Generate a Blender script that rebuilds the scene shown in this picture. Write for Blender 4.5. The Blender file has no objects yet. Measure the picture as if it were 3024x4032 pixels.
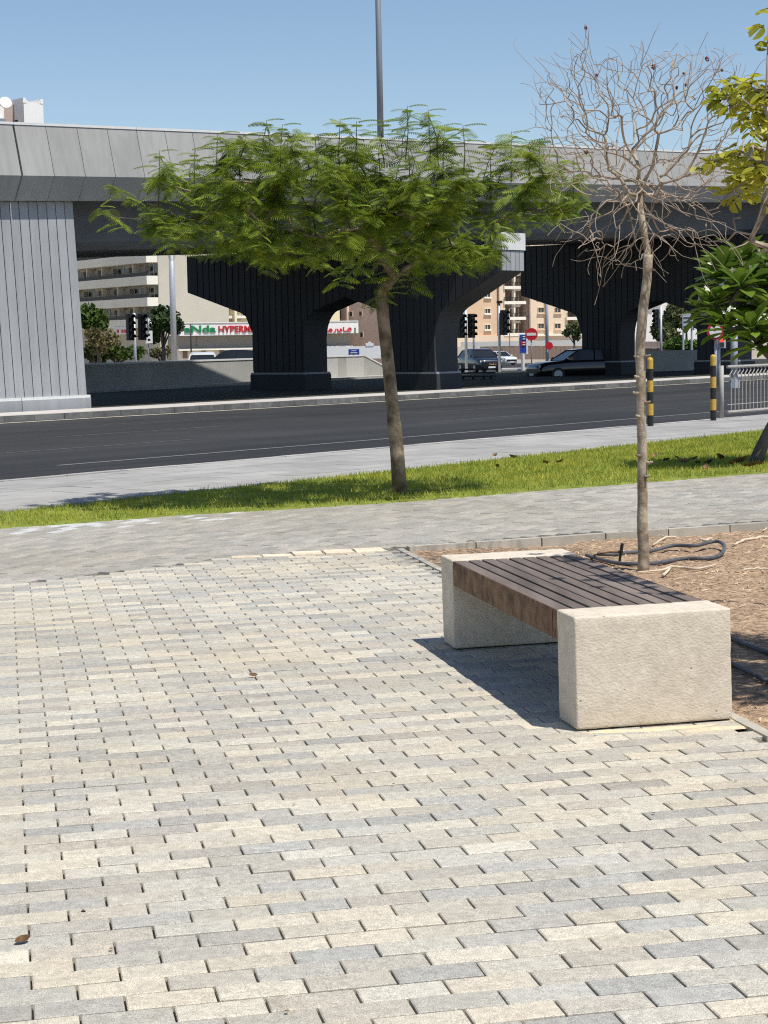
import bpy, bmesh, math, random
import numpy as np
from mathutils import Matrix, Vector, noise as mnoise
random.seed(7); rng = np.random.default_rng(7)
sc = bpy.context.scene
col = sc.collection

# ------------------------------------------------------------------ camera
CAMH, PITCH, ROLL = 1.4534, 0.0886, -0.018
FPX, KX = 7656.8, 3024 / 1659.0          # focal length in photo pixels; photo pixels per survey unit
_c, _s = math.cos(PITCH), math.sin(PITCH)
FW = np.array([0, _c, -_s]); UP0 = np.array([0, _s, _c]); RT0 = np.array([1.0, 0, 0])
CR, SR = math.cos(ROLL), math.sin(ROLL)
RT = RT0 * CR + UP0 * SR; UP = -RT0 * SR + UP0 * CR
cam_d = bpy.data.cameras.new('camera'); cam = bpy.data.objects.new('camera', cam_d); col.objects.link(cam)
cam_d.sensor_fit = 'HORIZONTAL'; cam_d.sensor_width = 36; cam_d.lens = FPX / 3024 * 36
cam_d.clip_start = 0.1; cam_d.clip_end = 6000
m = Matrix.Identity(4)
for i in range(3):
    m[i][0], m[i][1], m[i][2] = RT[i], UP[i], -FW[i]
m[2][3] = CAMH
cam.matrix_world = m
sc.camera = cam

# ------------------------------------------------------------------ sky, sun, exposure
SUN_EL, SUN_AZ = math.radians(64), math.radians(135)      # azimuth clockwise from +Y
w = bpy.data.worlds.new('World'); sc.world = w; w.use_nodes = True
nt = w.node_tree; nt.nodes.clear()
sky = nt.nodes.new('ShaderNodeTexSky'); sky.sky_type = 'NISHITA'; sky.sun_disc = False
sky.sun_elevation = SUN_EL; sky.sun_rotation = SUN_AZ; sky.air_density = 0.85; sky.dust_density = 0.25; sky.ozone_density = 1.6
bg = nt.nodes.new('ShaderNodeBackground'); bg.inputs[1].default_value = 0.104
wo = nt.nodes.new('ShaderNodeOutputWorld')
nt.links.new(sky.outputs[0], bg.inputs[0]); nt.links.new(bg.outputs[0], wo.inputs[0])
sl = bpy.data.lights.new('sun', 'SUN'); sl.energy = 4.2; sl.angle = math.radians(0.53); sl.color = (1.0, 0.965, 0.90)
so = bpy.data.objects.new('sun', sl); col.objects.link(so)
sdir = Vector((math.sin(SUN_AZ) * math.cos(SUN_EL), math.cos(SUN_AZ) * math.cos(SUN_EL), math.sin(SUN_EL)))
so.rotation_euler = sdir.to_track_quat('Z', 'Y').to_euler(); so.location = (5, -5, 12)
sc.view_settings.view_transform = 'Standard'; sc.view_settings.look = 'None'
sc.view_settings.exposure = 0.2; sc.view_settings.gamma = 1.0; sc.view_settings.use_curve_mapping = False
sc.cycles.use_denoising = False; sc.cycles.filter_width = 1.15; sc.cycles.use_adaptive_sampling = False
sc.cycles.max_bounces = 6; sc.cycles.transparent_max_bounces = 12

# ------------------------------------------------------------------ survey helpers (photo -> place)
def ray(px, py):
    u, v = px * KX - 1512, py * KX - 2016
    return RT * (u / FPX) - UP * (v / FPX) + FW
AX = np.array([0.628, 0.778]); AX = AX / np.hypot(*AX)     # direction of the road and the overpass
NX = np.array([-AX[1], AX[0]])                             # across the road, away from the viewer
def TQ(t, q, z=0.0): return np.array([AX[0] * t + NX[0] * q, AX[1] * t + NX[1] * q, z])
def tq(p): return p[0] * AX[0] + p[1] * AX[1], p[0] * NX[0] + p[1] * NX[1]
def smooth(t, a, b):
    t = min(max((t - a) / (b - a), 0), 1); return t * t * (3 - 2 * t)
CROSS = 0.0151                                             # cross fall of the plaza
def zg(x, y):
    s = smooth(x * NX[0] + y * NX[1], 9, 17.5)
    return CROSS * x * (1 - s) - 0.15 * s
def zfar(x, y): return -0.45 - 0.007 * max(y - 60, 0)
def on(px, py, zf=zg):
    d = ray(px, py); z = 0.0
    for _ in range(25):
        p = d * ((z - CAMH) / d[2]); z = zf(p[0], p[1]) if callable(zf) else zf
    return np.array([p[0], p[1], z])
def at_depth(px, py, Y):
    d = ray(px, py); return d * (Y / d[1]) + np.array([0, 0, CAMH])
def at_q(px, py, q):
    d = ray(px, py); k = q / (d[0] * NX[0] + d[1] * NX[1]); return d * k + np.array([0, 0, CAMH])
def inpoly(x, y, P):
    c = False; j = len(P) - 1
    for i in range(len(P)):
        if (P[i][1] > y) != (P[j][1] > y) and x < (P[j][0] - P[i][0]) * (y - P[i][1]) / (P[j][1] - P[i][1]) + P[i][0]: c = not c
        j = i
    return c
def project(p):
    d = np.array(p, float) - np.array([0, 0, CAMH]); k = d @ FW
    return ((d @ RT) / k * FPX + 1512) / KX, (-(d @ UP) / k * FPX + 2016) / KX, k

# ------------------------------------------------------------------ object helpers
def tag(o, label=None, cat=None, group=None, kind=None):
    if label: o['label'] = label
    if cat: o['category'] = cat
    if group: o['group'] = group
    if kind: o['kind'] = kind
    return o
def adopt(o, parent):
    if parent is not None:
        o.parent = parent; o.matrix_parent_inverse = parent.matrix_basis.inverted()
    return o
def empty(name, loc, label, cat, group=None):
    o = bpy.data.objects.new(name, None); col.objects.link(o); o.location = loc; o.empty_display_size = 0.2
    return tag(o, label, cat, group)
def mesh(name, V, F, mat, smoothf=False):
    me = bpy.data.meshes.new(name)
    if isinstance(V, np.ndarray): V = V.tolist()
    if isinstance(F, np.ndarray): F = F.tolist()
    me.from_pydata(V, [], F); me.update()
    if mat: me.materials.append(mat)
    if smoothf: me.polygons.foreach_set('use_smooth', [True] * len(me.polygons))
    return me
def ob(name, me, parent=None, **k):
    o = bpy.data.objects.new(name, me); col.objects.link(o); adopt(o, parent); return tag(o, **k)
class MB:
    def __init__(s): s.v = []; s.f = []
    def add(s, V, F):
        n = len(s.v); s.v += [tuple(map(float, a)) for a in V]; s.f += [tuple(i + n for i in f) for f in F]; return s
    def box(s, x0, x1, y0, y1, z0, z1, T=None):
        V = [(x, y, z) for z in (z0, z1) for y in (y0, y1) for x in (x0, x1)]
        if T: V = [tuple(T @ Vector(v)) for v in V]
        return s.add(V, [(0, 2, 3, 1), (4, 5, 7, 6), (0, 1, 5, 4), (2, 6, 7, 3), (0, 4, 6, 2), (1, 3, 7, 5)])
    def tube(s, P, R, n=6, caps=True):
        P = [np.array(p, float) for p in P]; k = len(P)
        if not hasattr(R, '__len__'): R = [R] * k
        rings = []; ref = None
        for i in range(k):
            d = P[min(i + 1, k - 1)] - P[max(i - 1, 0)]; L = np.linalg.norm(d); d = d / L if L > 1e-9 else np.array([0, 0, 1.0])
            if ref is None: ref = np.array([1.0, 0, 0]) if abs(d[2]) > .7 else np.array([0, 0, 1.0])
            a = np.cross(d, ref); a /= max(np.linalg.norm(a), 1e-9); b = np.cross(d, a); ref = np.cross(a, d) if False else ref
            rings.append([P[i] + R[i] * (math.cos(2 * math.pi * j / n) * a + math.sin(2 * math.pi * j / n) * b) for j in range(n)])
        F = [(i * n + j, i * n + (j + 1) % n, (i + 1) * n + (j + 1) % n, (i + 1) * n + j) for i in range(k - 1) for j in range(n)]
        if caps: F += [tuple(range(n))[::-1], tuple((k - 1) * n + j for j in range(n))]
        return s.add([p for r in rings for p in r], F)
    def prism(s, poly, z0, z1):
        n = len(poly)
        V = [(p[0], p[1], z0) for p in poly] + [(p[0], p[1], z1) for p in poly]
        return s.add(V, [tuple(range(n))[::-1], tuple(range(n, 2 * n))] + [(i, (i + 1) % n, n + (i + 1) % n, n + i) for i in range(n)])
    def me(s, name, mat, sm=False): return mesh(name, s.v, s.f, mat, sm)
    def ob(s, name, mat, parent=None, sm=False, **k): return ob(name, s.me(name, mat, sm), parent, **k)
def bevel(o, wdt, seg=2, lim=0.6):
    b = o.modifiers.new('bevel', 'BEVEL'); b.width = wdt; b.segments = seg; b.limit_method = 'ANGLE'; b.angle_limit = lim; return o
_cube = {}
def cube_me(mat):
    if mat.name not in _cube: _cube[mat.name] = MB().box(-.5, .5, -.5, .5, -.5, .5).me('block', mat)
    return _cube[mat.name]
def boxo(name, c, size, rz, mat, parent=None, **k):
    o = bpy.data.objects.new(name, cube_me(mat)); col.objects.link(o)
    o.location = [float(a) for a in c]; o.scale = [float(a) for a in size]; o.rotation_euler = (0, 0, rz); adopt(o, parent); return tag(o, **k)

# ------------------------------------------------------------------ materials
def srgb(r, g, b):
    f = lambda c: (c / 255 / 12.92) if c / 255 <= .04045 else ((c / 255 + .055) / 1.055) ** 2.4
    return (f(r), f(g), f(b))
def nodes(name):
    mt = bpy.data.materials.new(name); mt.use_nodes = True; n = mt.node_tree
    return mt, n, n.nodes['Principled BSDF']
def L(n, a, b): n.links.new(a, b)
def noise_n(n, vec, scale, detail=3, rough=.55):
    t = n.nodes.new('ShaderNodeTexNoise'); t.inputs['Scale'].default_value = scale; t.inputs['Detail'].default_value = detail; t.inputs['Roughness'].default_value = rough
    if vec is not None: L(n, vec, t.inputs['Vector'])
    return t
def ramp_n(n, fac, p0, p1, c0=(0, 0, 0), c1=(1, 1, 1)):
    r = n.nodes.new('ShaderNodeValToRGB'); e = r.color_ramp.elements
    e[0].position, e[1].position = p0, p1; e[0].color, e[1].color = (*c0, 1), (*c1, 1); L(n, fac, r.inputs[0]); return r
def mix_n(n, fac, a, b, mode='MIX'):
    x = n.nodes.new('ShaderNodeMix'); x.data_type = 'RGBA'; x.blend_type = mode
    if isinstance(fac, (int, float)): x.inputs[0].default_value = fac
    else: L(n, fac, x.inputs[0])
    for s, v in ((6, a), (7, b)):
        if isinstance(v, tuple): x.inputs[s].default_value = (*v, 1)
        else: L(n, v, x.inputs[s])
    return x.outputs[2]
def bump_n(n, h, strength, dist, bsdf, prev=None):
    b = n.nodes.new('ShaderNodeBump'); b.inputs['Strength'].default_value = strength; b.inputs['Distance'].default_value = dist
    L(n, h, b.inputs['Height'])
    if prev: L(n, prev, b.inputs['Normal'])
    L(n, b.outputs[0], bsdf.inputs['Normal']); return b.outputs[0]
def pos_n(n, coord='world', sc_=None):
    if coord == 'world': v = n.nodes.new('ShaderNodeNewGeometry').outputs['Position']
    else: v = n.nodes.new('ShaderNodeTexCoord').outputs['Object']
    if sc_:
        mp = n.nodes.new('ShaderNodeMapping'); mp.inputs['Scale'].default_value = sc_; L(n, v, mp.inputs['Vector']); v = mp.outputs[0]
    return v
def mat(name, c, rough=.8, var=.12, scale=6, bump=0.0, bscale=80, bdist=.005, spec=.35, metal=0, coord='world', stretch=None, c2=None, big=.0, rand=0.0):
    mt, n, B = nodes(name); v = pos_n(n, coord, stretch)
    t = noise_n(n, v, scale, 4)
    lo = c2 if c2 else tuple(x * (1 - var) for x in c); hi = tuple(min(x * (1 + var), 1) for x in c)
    o = ramp_n(n, t.outputs[0], .32, .68, lo, hi).outputs[0]
    if big:
        t2 = noise_n(n, v, scale * .13, 2); o = mix_n(n, big, o, ramp_n(n, t2.outputs[0], .3, .7, (.55, .55, .55), (1.25, 1.25, 1.25)).outputs[0], 'MULTIPLY')
    if rand:
        oi = n.nodes.new('ShaderNodeObjectInfo')
        o = mix_n(n, 1.0, o, ramp_n(n, oi.outputs['Random'], 0, 1, (1 - rand,) * 3, (1 + rand * .6,) * 3).outputs[0], 'MULTIPLY')
    L(n, o, B.inputs['Base Color'])
    B.inputs['Roughness'].default_value = rough; B.inputs['Specular IOR Level'].default_value = spec; B.inputs['Metallic'].default_value = metal
    if bump: bump_n(n, noise_n(n, v, bscale, 4).outputs[0], bump, bdist, B)
    return mt
def leaf_mat(name, c, c2, rough=.55, trans=.3, scale=3.0, spec=.4, rand=.25):
    mt, n, B = nodes(name); v = pos_n(n)
    o = ramp_n(n, noise_n(n, v, scale, 3).outputs[0], .3, .7, c2, c).outputs[0]
    oi = n.nodes.new('ShaderNodeObjectInfo')
    o = mix_n(n, 1.0, o, ramp_n(n, oi.outputs['Random'], 0, 1, (1 - rand,) * 3, (1 + rand,) * 3).outputs[0], 'MULTIPLY')
    L(n, o, B.inputs['Base Color']); B.inputs['Roughness'].default_value = rough; B.inputs['Specular IOR Level'].default_value = spec
    tr = n.nodes.new('ShaderNodeBsdfTranslucent'); L(n, o, tr.inputs[0])
    mx = n.nodes.new('ShaderNodeMixShader'); mx.inputs[0].default_value = trans
    L(n, B.outputs[0], mx.inputs[1]); L(n, tr.outputs[0], mx.inputs[2]); L(n, mx.outputs[0], n.nodes['Material Output'].inputs[0])
    return mt
def paver_mat(name, src, stain=.5):
    mt, n, B = nodes(name); v = pos_n(n)
    if src == 'object': c = n.nodes.new('ShaderNodeObjectInfo').outputs['Color']
    else:
        a = n.nodes.new('ShaderNodeVertexColor'); a.layer_name = 'col'; c = a.outputs[0]
    # salt-and-pepper grain of a fine exposed aggregate
    g = noise_n(n, v, 330, 2, .7); c = mix_n(n, 1.0, c, ramp_n(n, g.outputs[0], .36, .64, (.60, .60, .61), (1.32, 1.31, 1.29)).outputs[0], 'MULTIPLY')
    g2 = noise_n(n, v, 38, 3); c = mix_n(n, 1.0, c, ramp_n(n, g2.outputs[0], .3, .7, (.84, .84, .85), (1.13, 1.125, 1.11)).outputs[0], 'MULTIPLY')
    # tan dust carried over the paving in wide patches
    d = noise_n(n, v, .75, 3); df = ramp_n(n, d.outputs[0], .56, .80).outputs[0]
    k = n.nodes.new('ShaderNodeMath'); k.operation = 'MULTIPLY'; k.inputs[1].default_value = stain; L(n, df, k.inputs[0])
    c = mix_n(n, k.outputs[0], c, (.58, .50, .37))
    sp = noise_n(n, v, 7, 5, .7); c = mix_n(n, 1.0, c, ramp_n(n, sp.outputs[0], .26, .42, (.80, .78, .75), (1, 1, 1)).outputs[0], 'MULTIPLY')
    lg = noise_n(n, v, .33, 2); c = mix_n(n, 1.0, c, ramp_n(n, lg.outputs[0], .35, .65, (.97, .955, .93), (1.03, 1.035, 1.05)).outputs[0], 'MULTIPLY')
    L(n, c, B.inputs['Base Color']); B.inputs['Roughness'].default_value = .88; B.inputs['Specular IOR Level'].default_value = .2
    bump_n(n, g.outputs[0], .5, .0025, B); return mt

def streak_mat(name, c):
    # painted concrete with faint vertical run-off streaks and cloudy grime
    mt, n, B = nodes(name); v = pos_n(n); mp = n.nodes.new('ShaderNodeMapping'); mp.inputs['Scale'].default_value = (3.2, 3.2, .16); L(n, v, mp.inputs['Vector'])
    o = ramp_n(n, noise_n(n, mp.outputs[0], 1.6, 4, .65).outputs[0], .35, .62, tuple(a * .91 for a in c), tuple(a * 1.03 for a in c)).outputs[0]
    o = mix_n(n, 1.0, o, ramp_n(n, noise_n(n, v, .7, 4).outputs[0], .3, .7, (.90, .90, .90), (1.06, 1.06, 1.055)).outputs[0], 'MULTIPLY')
    oi = n.nodes.new('ShaderNodeObjectInfo'); o = mix_n(n, 1.0, o, ramp_n(n, oi.outputs['Random'], 0, 1, (.94,) * 3, (1.03,) * 3).outputs[0], 'MULTIPLY')
    L(n, o, B.inputs['Base Color']); B.inputs['Roughness'].default_value = .78; bump_n(n, noise_n(n, v, 25, 3).outputs[0], .15, .01, B); return mt
def road_mat():
    # worn asphalt: paler wheel tracks and dusty streaks run along the road
    mt, n, B = nodes('asphalt'); v = pos_n(n); mp = n.nodes.new('ShaderNodeMapping'); mp.vector_type = 'TEXTURE'
    mp.inputs['Rotation'].default_value = (0, 0, math.atan2(AX[1], AX[0])); mp.inputs['Scale'].default_value = (30, 1, 1); L(n, v, mp.inputs['Vector'])
    c = ramp_n(n, noise_n(n, mp.outputs[0], .55, 4, .6).outputs[0], .3, .7, (.020, .0205, .0215), (.043, .0435, .044)).outputs[0]
    c = mix_n(n, 1.0, c, ramp_n(n, noise_n(n, v, 160, 2).outputs[0], .3, .7, (.7, .7, .7), (1.3, 1.3, 1.3)).outputs[0], 'MULTIPLY')
    c = mix_n(n, 1.0, c, ramp_n(n, noise_n(n, v, .35, 3).outputs[0], .35, .65, (.86, .86, .86), (1.12, 1.11, 1.08)).outputs[0], 'MULTIPLY')
    L(n, c, B.inputs['Base Color']); B.inputs['Roughness'].default_value = .85; B.inputs['Specular IOR Level'].default_value = .3; return mt
CREAM, GREY = (.56, .515, .418), (.42, .40, .355)
M_pav = paver_mat('paver', 'object'); M_pavs = paver_mat('paver_field', 'attr'); M_path = paver_mat('path_paver', 'attr', .25)
M_joint = mat('joint_sand', (.18, .155, .125), .95, .3, 30)
def conc_mat():
    # sand-cast concrete: fine ripples, scattered air holes, a dusty stain creeping up from the ground
    mt, n, B = nodes('bench_concrete'); v = pos_n(n)
    c = ramp_n(n, noise_n(n, v, 22, 5, .65).outputs[0], .3, .7, (.58, .505, .405), (.74, .655, .535)).outputs[0]
    c = mix_n(n, 1.0, c, ramp_n(n, noise_n(n, v, 3.0, 3).outputs[0], .3, .7, (.93, .92, .90), (1.04, 1.04, 1.04)).outputs[0], 'MULTIPLY')
    vo = n.nodes.new('ShaderNodeTexVoronoi'); vo.inputs['Scale'].default_value = 26; L(n, v, vo.inputs['Vector'])
    pit = ramp_n(n, vo.outputs['Distance'], .05, .13).outputs[0]; sel = ramp_n(n, noise_n(n, v, 11, 2).outputs[0], .55, .60).outputs[0]
    pits = mix_n(n, sel, (1.0, 1.0, 1.0), pit); c = mix_n(n, .55, c, pits, 'MULTIPLY')
    sx = n.nodes.new('ShaderNodeSeparateXYZ'); L(n, v, sx.inputs[0]); mr = n.nodes.new('ShaderNodeMapRange'); mr.inputs[1].default_value = .0; mr.inputs[2].default_value = .10; mr.inputs[3].default_value = .55; mr.inputs[4].default_value = 0
    L(n, sx.outputs[2], mr.inputs[0]); mu = n.nodes.new('ShaderNodeMath'); mu.operation = 'MULTIPLY'; L(n, mr.outputs[0], mu.inputs[0]); L(n, ramp_n(n, noise_n(n, v, 9, 4).outputs[0], .35, .7).outputs[0], mu.inputs[1])
    c = mix_n(n, mu.outputs[0], c, (.52, .40, .25)); L(n, c, B.inputs['Base Color']); B.inputs['Roughness'].default_value = .9; B.inputs['Specular IOR Level'].default_value = .2
    mp = n.nodes.new('ShaderNodeMapping'); mp.inputs['Scale'].default_value = (1, 1, 1.5); mp.inputs['Rotation'].default_value = (0, .5, 0); L(n, v, mp.inputs['Vector'])
    b1 = bump_n(n, noise_n(n, mp.outputs[0], 75, 4, .6).outputs[0], .5, .007, B); bump_n(n, pits, .6, .006, B, b1); return mt
M_conc = conc_mat()
M_far = mat('far_ground', (.36, .31, .24), .95, .15, .6)
M_asph = road_mat()
M_line = mat('road_paint', (.19, .19, .18), .7, .2, 20)
M_liney = mat('edge_paint', (.62, .57, .42), .7, .2, 12)
M_kerb = mat('kerb_concrete', (.42, .40, .37), .9, .15, 5, .3, 60, rand=.18)
M_kerbd = mat('kerb_weathered', (.17, .165, .155), .9, .25, 4, .3, 60, rand=.3)
M_side = mat('sidewalk_slab', (.365, .352, .328), .9, .1, 3, .3, 90, big=.25, rand=.12)
M_fpave = mat('far_pavement', (.52, .48, .44), .9, .1, 2)
M_soil = mat('soil_shade_dark', (.03, .032, .02), .95, .3, 3)  # near black: shade under the deck put into the soil colour
M_lawn = mat('lawn_base', (.20, .24, .035), .95, .3, 5)
M_sand = mat('sand', (.51, .36, .235), .97, .22, 30, 1.0, 60, .02, .1, c2=(.22, .15, .10), big=.3)
M_grass = leaf_mat('grass_blade', (.50, .46, .07), (.19, .27, .028), .6, .35, 1.6)
M_slat = mat('slat_wood', (.175, .138, .115), .7, .3, 8, .4, 60, .002, .3, stretch=(1, .12, 1), rand=.2)
M_beam = mat('beam_wood', (.20, .115, .06), .75, .35, 14, .4, 60, .002, .3, c2=(.09, .05, .028))
M_grey = streak_mat('overpass_paint', (.35, .343, .328))
M_rib = streak_mat('ribbed_cladding', (.37, .38, .39))
M_groove = mat('groove', (.10, .09, .095), .9)
M_cap = mat('coping_white', (.72, .71, .69), .7, .05)
M_under = mat('soffit', (.13, .14, .158), .85, .1, 2)  # darkened so the colour holds some of the shade under the deck
M_wallc = mat('wall_concrete', (.40, .39, .36), .9, .1, 1.2, .2, 40, big=.3)
M_metal = mat('galvanised', (.52, .54, .57), .45, .06, 6, metal=.3)
M_pole = mat('lamp_pole', (.30, .31, .33), .5, .05, 6, metal=.4)
M_white = mat('white_paint', (.78, .77, .74), .6, .04)
M_black = mat('black_plastic', (.012, .012, .013), .45, .1)
M_yel = mat('bollard_yellow', (.55, .34, .06), .5, .12, 18)
M_blk = mat('bollard_black', (.022, .02, .018), .5, .3, 25)
M_fence = mat('fence_paint', (.38, .355, .32), .5, .06, 10)
M_bark = mat('bark_mottled', (.30, .235, .165), .9, .3, 7, .8, 40, .01, .2, c2=(.10, .07, .045))
M_barkd = mat('bark_dead', (.42, .36, .27), .85, .22, 12, .6, 60, .006, .25, c2=(.19, .14, .09))
M_twig = mat('twig', (.36, .29, .225), .9, .3, 9)
M_barkp = mat('bark_grey', (.13, .11, .09), .9, .3, 9, .6, 50)
M_frond = leaf_mat('frond', (.30, .36, .032), (.055, .115, .012), .5, .35, 9.0)
M_leafy = leaf_mat('bauhinia_leaf', (.62, .58, .06), (.28, .31, .03), .5, .5, 5)
M_leafp = leaf_mat('plumeria_leaf', (.21, .30, .04), (.08, .15, .02), .28, .25, 3, .6)
M_petal = mat('petal', (.80, .78, .62), .6, .05)
M_dry = mat('dry_leaf', (.22, .125, .055), .9, .4, 20, c2=(.07, .036, .018), rand=.4)
M_red = mat('dry_pod', (.16, .035, .02), .8, .3, 30)
M_hose = mat('hose', (.10, .105, .115), .55, .25, 12)
M_stick = mat('dry_stick', (.62, .52, .39), .9, .15, 20)
M_glass = mat('dark_glass', (.018, .02, .023), .15, .2, 1, spec=.5)
M_pane = mat('window_pane', (.045, .047, .05), .2, .3, .5, spec=.5)

# ------------------------------------------------------------------ SETTING: ground, road, pavements
def kset(o): return tag(o, kind='structure')
def sheet(name, mt, t0, t1, q0, q1, z0, z1, n=1):
    V = []; F = []
    for i in range(n + 1):
        t = t0 + (t1 - t0) * i / n; V += [TQ(t, q0, z0), TQ(t, q1, z1)]
    for i in range(n): F.append((2 * i, 2 * i + 2, 2 * i + 3, 2 * i + 1))
    return ob(name, mesh(name, V, F, mt))
# far ground follows the gentle fall away from the plaza and reaches the horizon
gv = []; gf = []
ys = [-60, 20, 60, 130, 260, 420, 900, 3500]
for y in ys:
    z = -0.62 - 0.007 * min(max(y - 60, 0), 360)
    for x in (-3000, -200, -40, 40, 200, 3000): gv.append((x, y, z))
for i in range(len(ys) - 1):
    for j in range(5): gf.append((i * 6 + j, i * 6 + j + 1, (i + 1) * 6 + j + 1, (i + 1) * 6 + j))
kset(ob('ground', mesh('ground', gv, gf, M_far)))
road = kset(sheet('road', M_asph, -120, 160, 18.02, 38.0, -.29, -.45, 40))
def zroad(q): return -.29 - .16 * (q - 18.02) / 19.98
def marking(t0, t1, q, wd, mt=M_line):
    z = zroad(q) + .005
    V = [TQ(t0, q - wd / 2, z), TQ(t1, q - wd / 2, z), TQ(t1, q + wd / 2, z - .001), TQ(t0, q + wd / 2, z - .001)]
    ob('lane_marking', mesh('lane_marking', V, [(0, 1, 2, 3)], mt), road)
M_worn = mat('worn_paint', (.12, .12, .118), .8, .3, 6)
marking(19.3, 90, 21.75, .13); marking(8, 17.2, 21.75, .13)
for q_, off in ((25.6, 3), (29.5, 8), (33.4, 1)):
    for k in range(9): marking(6 + off + k * 12, 11 + off + k * 12, q_, .10, M_worn)
marking(-40, 130, 37.45, .22, M_liney)
# pavement between lawn and road, its slabs and both kerbs
walk = kset(sheet('sidewalk', M_joint, -60, 120, 14.2, 17.86, -.155, -.165, 30))
sl_v = [(-.5, -.5, 0), (.5, -.5, 0), (.5, .5, 0), (-.5, .5, 0)]
def slabs(parent, t0, t1, qs, z, ln, mt, name='slab'):
    me_ = MB().box(-.5, .5, -.5, .5, -.5, .5).me(name, mt); k = 0
    for i in range(len(qs) - 1):
        n_ = int((t1 - t0) / ln)
        for j in range(n_):
            o = bpy.data.objects.new(name, me_); col.objects.link(o)
            c = TQ(t0 + (j + .5 + .5 * (i % 2)) * ln, (qs[i] + qs[i + 1]) / 2, z + random.uniform(-.002, .002))
            o.location = c; o.scale = (ln - .008, qs[i + 1] - qs[i] - .008, .03); o.rotation_euler = (0, 0, math.atan2(AX[1], AX[0])); adopt(o, parent); k += 1
slabs(walk, 10, 44, [14.36, 14.8, 15.24, 15.68, 16.12, 16.56, 17.0, 17.44, 17.84], -.152, 1.2, M_side)
def kerb(name, t0, t1, q0, q1, z0, z1, ln, mt):
    root = kset(sheet(name, mt, t0, t1, q0 + .01, q1 - .01, z1 - .02, z1 - .02, 8))
    me_ = MB().box(-.5, .5, -.5, .5, -.5, .5).me('kerb_stone', mt)
    for j in range(int((t1 - t0) / ln)):
        o = bpy.data.objects.new('kerb_stone', me_); col.objects.link(o)
        o.location = TQ(t0 + (j + .5) * ln, (q0 + q1) / 2 + random.uniform(-.004, .004), (z0 + z1) / 2 + random.uniform(-.005, .004))
        o.scale = (ln - .012, q1 - q0, z1 - z0); o.rotation_euler = (0, 0, math.atan2(AX[1], AX[0]) + random.uniform(-.004, .004)); adopt(o, root)
    return root
kerb('near_kerb', 8, 60, 17.87, 18.015, -.30, -.13, 1.0, M_kerb)
kerb('far_kerb', 20, 110, 38.01, 38.2, -.47, -.30, 1.0, M_kerbd)
kerb('lawn_edging', 9, 50, 14.2, 14.345, -.22, -.085, .9, M_kerb)
kset(sheet('far_pavement', M_fpave, -40, 160, 38.2, 40.35, -.305, -.31, 20))
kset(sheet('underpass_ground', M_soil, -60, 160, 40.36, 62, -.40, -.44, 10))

# plaza frame: rows of pavers run along UR, bench lies along UF
YAW = 0.1915
UR = np.array([math.cos(YAW), math.sin(YAW)]); UF = np.array([-math.sin(YAW), math.cos(YAW)])
TILT = Matrix.Rotation(-CROSS, 4, 'Y'); PM = TILT @ Matrix.Rotation(YAW, 4, 'Z')
PATH_LO = [(-9, 6.5), (-2.41, 12.07), (-1.05, 13.27), (.16, 13.50), (2.85, 14.37), (9, 16.4)]
GRASS_LO = [(-9, 13.9), (-3.27, 16.47), (-1.76, 17.12), (.15, 17.51), (2.08, 18.45), (3.83, 19.31), (9, 21.9)]
def yline(P, x):
    for a, b in zip(P, P[1:]):
        if a[0] <= x <= b[0]: return a[1] + (b[1] - a[1]) * (x - a[0]) / (b[0] - a[0])
    return P[0][1] if x < P[0][0] else P[-1][1]
SANDX = lambda y: 1.375 - .188 * (y - 6.95) / .982 * 1.0     # left edge of the planting bed
# bedding layer below the pavers
V = []; F = []; F2 = []; xs = np.linspace(-9, 9, 151); yy = np.linspace(-4, 22.5, 221)
for y in yy:
    for x in xs: V.append((x, y, zg(x, y) - .016))
for i in range(len(yy) - 1):
    for j in range(len(xs) - 1): 
        xm, ym = (xs[j] + xs[j + 1]) / 2, (yy[i] + yy[i + 1]) / 2
        if ym > yline(GRASS_LO, xm) + .2: continue
        if xm > SANDX(ym) - .02 and ym < yline(PATH_LO, xm) + .14: continue
        (F if ym < yline(PATH_LO, xm) else F2).append((i * len(xs) + j, i * len(xs) + j + 1, (i + 1) * len(xs) + j + 1, (i + 1) * len(xs) + j))
plaza = kset(ob('plaza', mesh('plaza', V, F, M_joint)))
path = kset(ob('footpath', mesh('footpath', V, F2, M_joint)))
PL, PWD, GAP = .204, .102, .0056
def paver_geo(l, w_, h=.03, ch=.003):
    V = []
    for z, i in ((-h, 0), (-ch * .8, 0), (0, ch)):
        for sx, sy in ((-1, -1), (1, -1), (1, 1), (-1, 1)): V.append((sx * (l / 2 - i), sy * (w_ / 2 - i), z))
    F = [(8, 9, 10, 11)]
    for r in (0, 4):
        for j in range(4): F.append((r + j, r + (j + 1) % 4, r + 4 + (j + 1) % 4, r + 4 + j))
    return np.array(V), F
PVV, PVF = paver_geo(PL - GAP, PWD - GAP)
pav_me = mesh('brick', PVV, PVF, M_pav)
O0 = np.array([-.9528, 4.9885])
cells = []
for r in range(-90, 42):
    for c in range(-22, 22):
        off = .5 * (r % 2)
        p = O0 + UR * (c + off + .5) * PL - UF * r * PWD + UF * PWD / 2 * 0
        x, y = p
        if y < .3 or abs(x) > 5: continue
        if y > yline(PATH_LO, x) - .04: continue
        if x > SANDX(y) - .09: continue
        cells.append((r, c, x, y))
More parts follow.
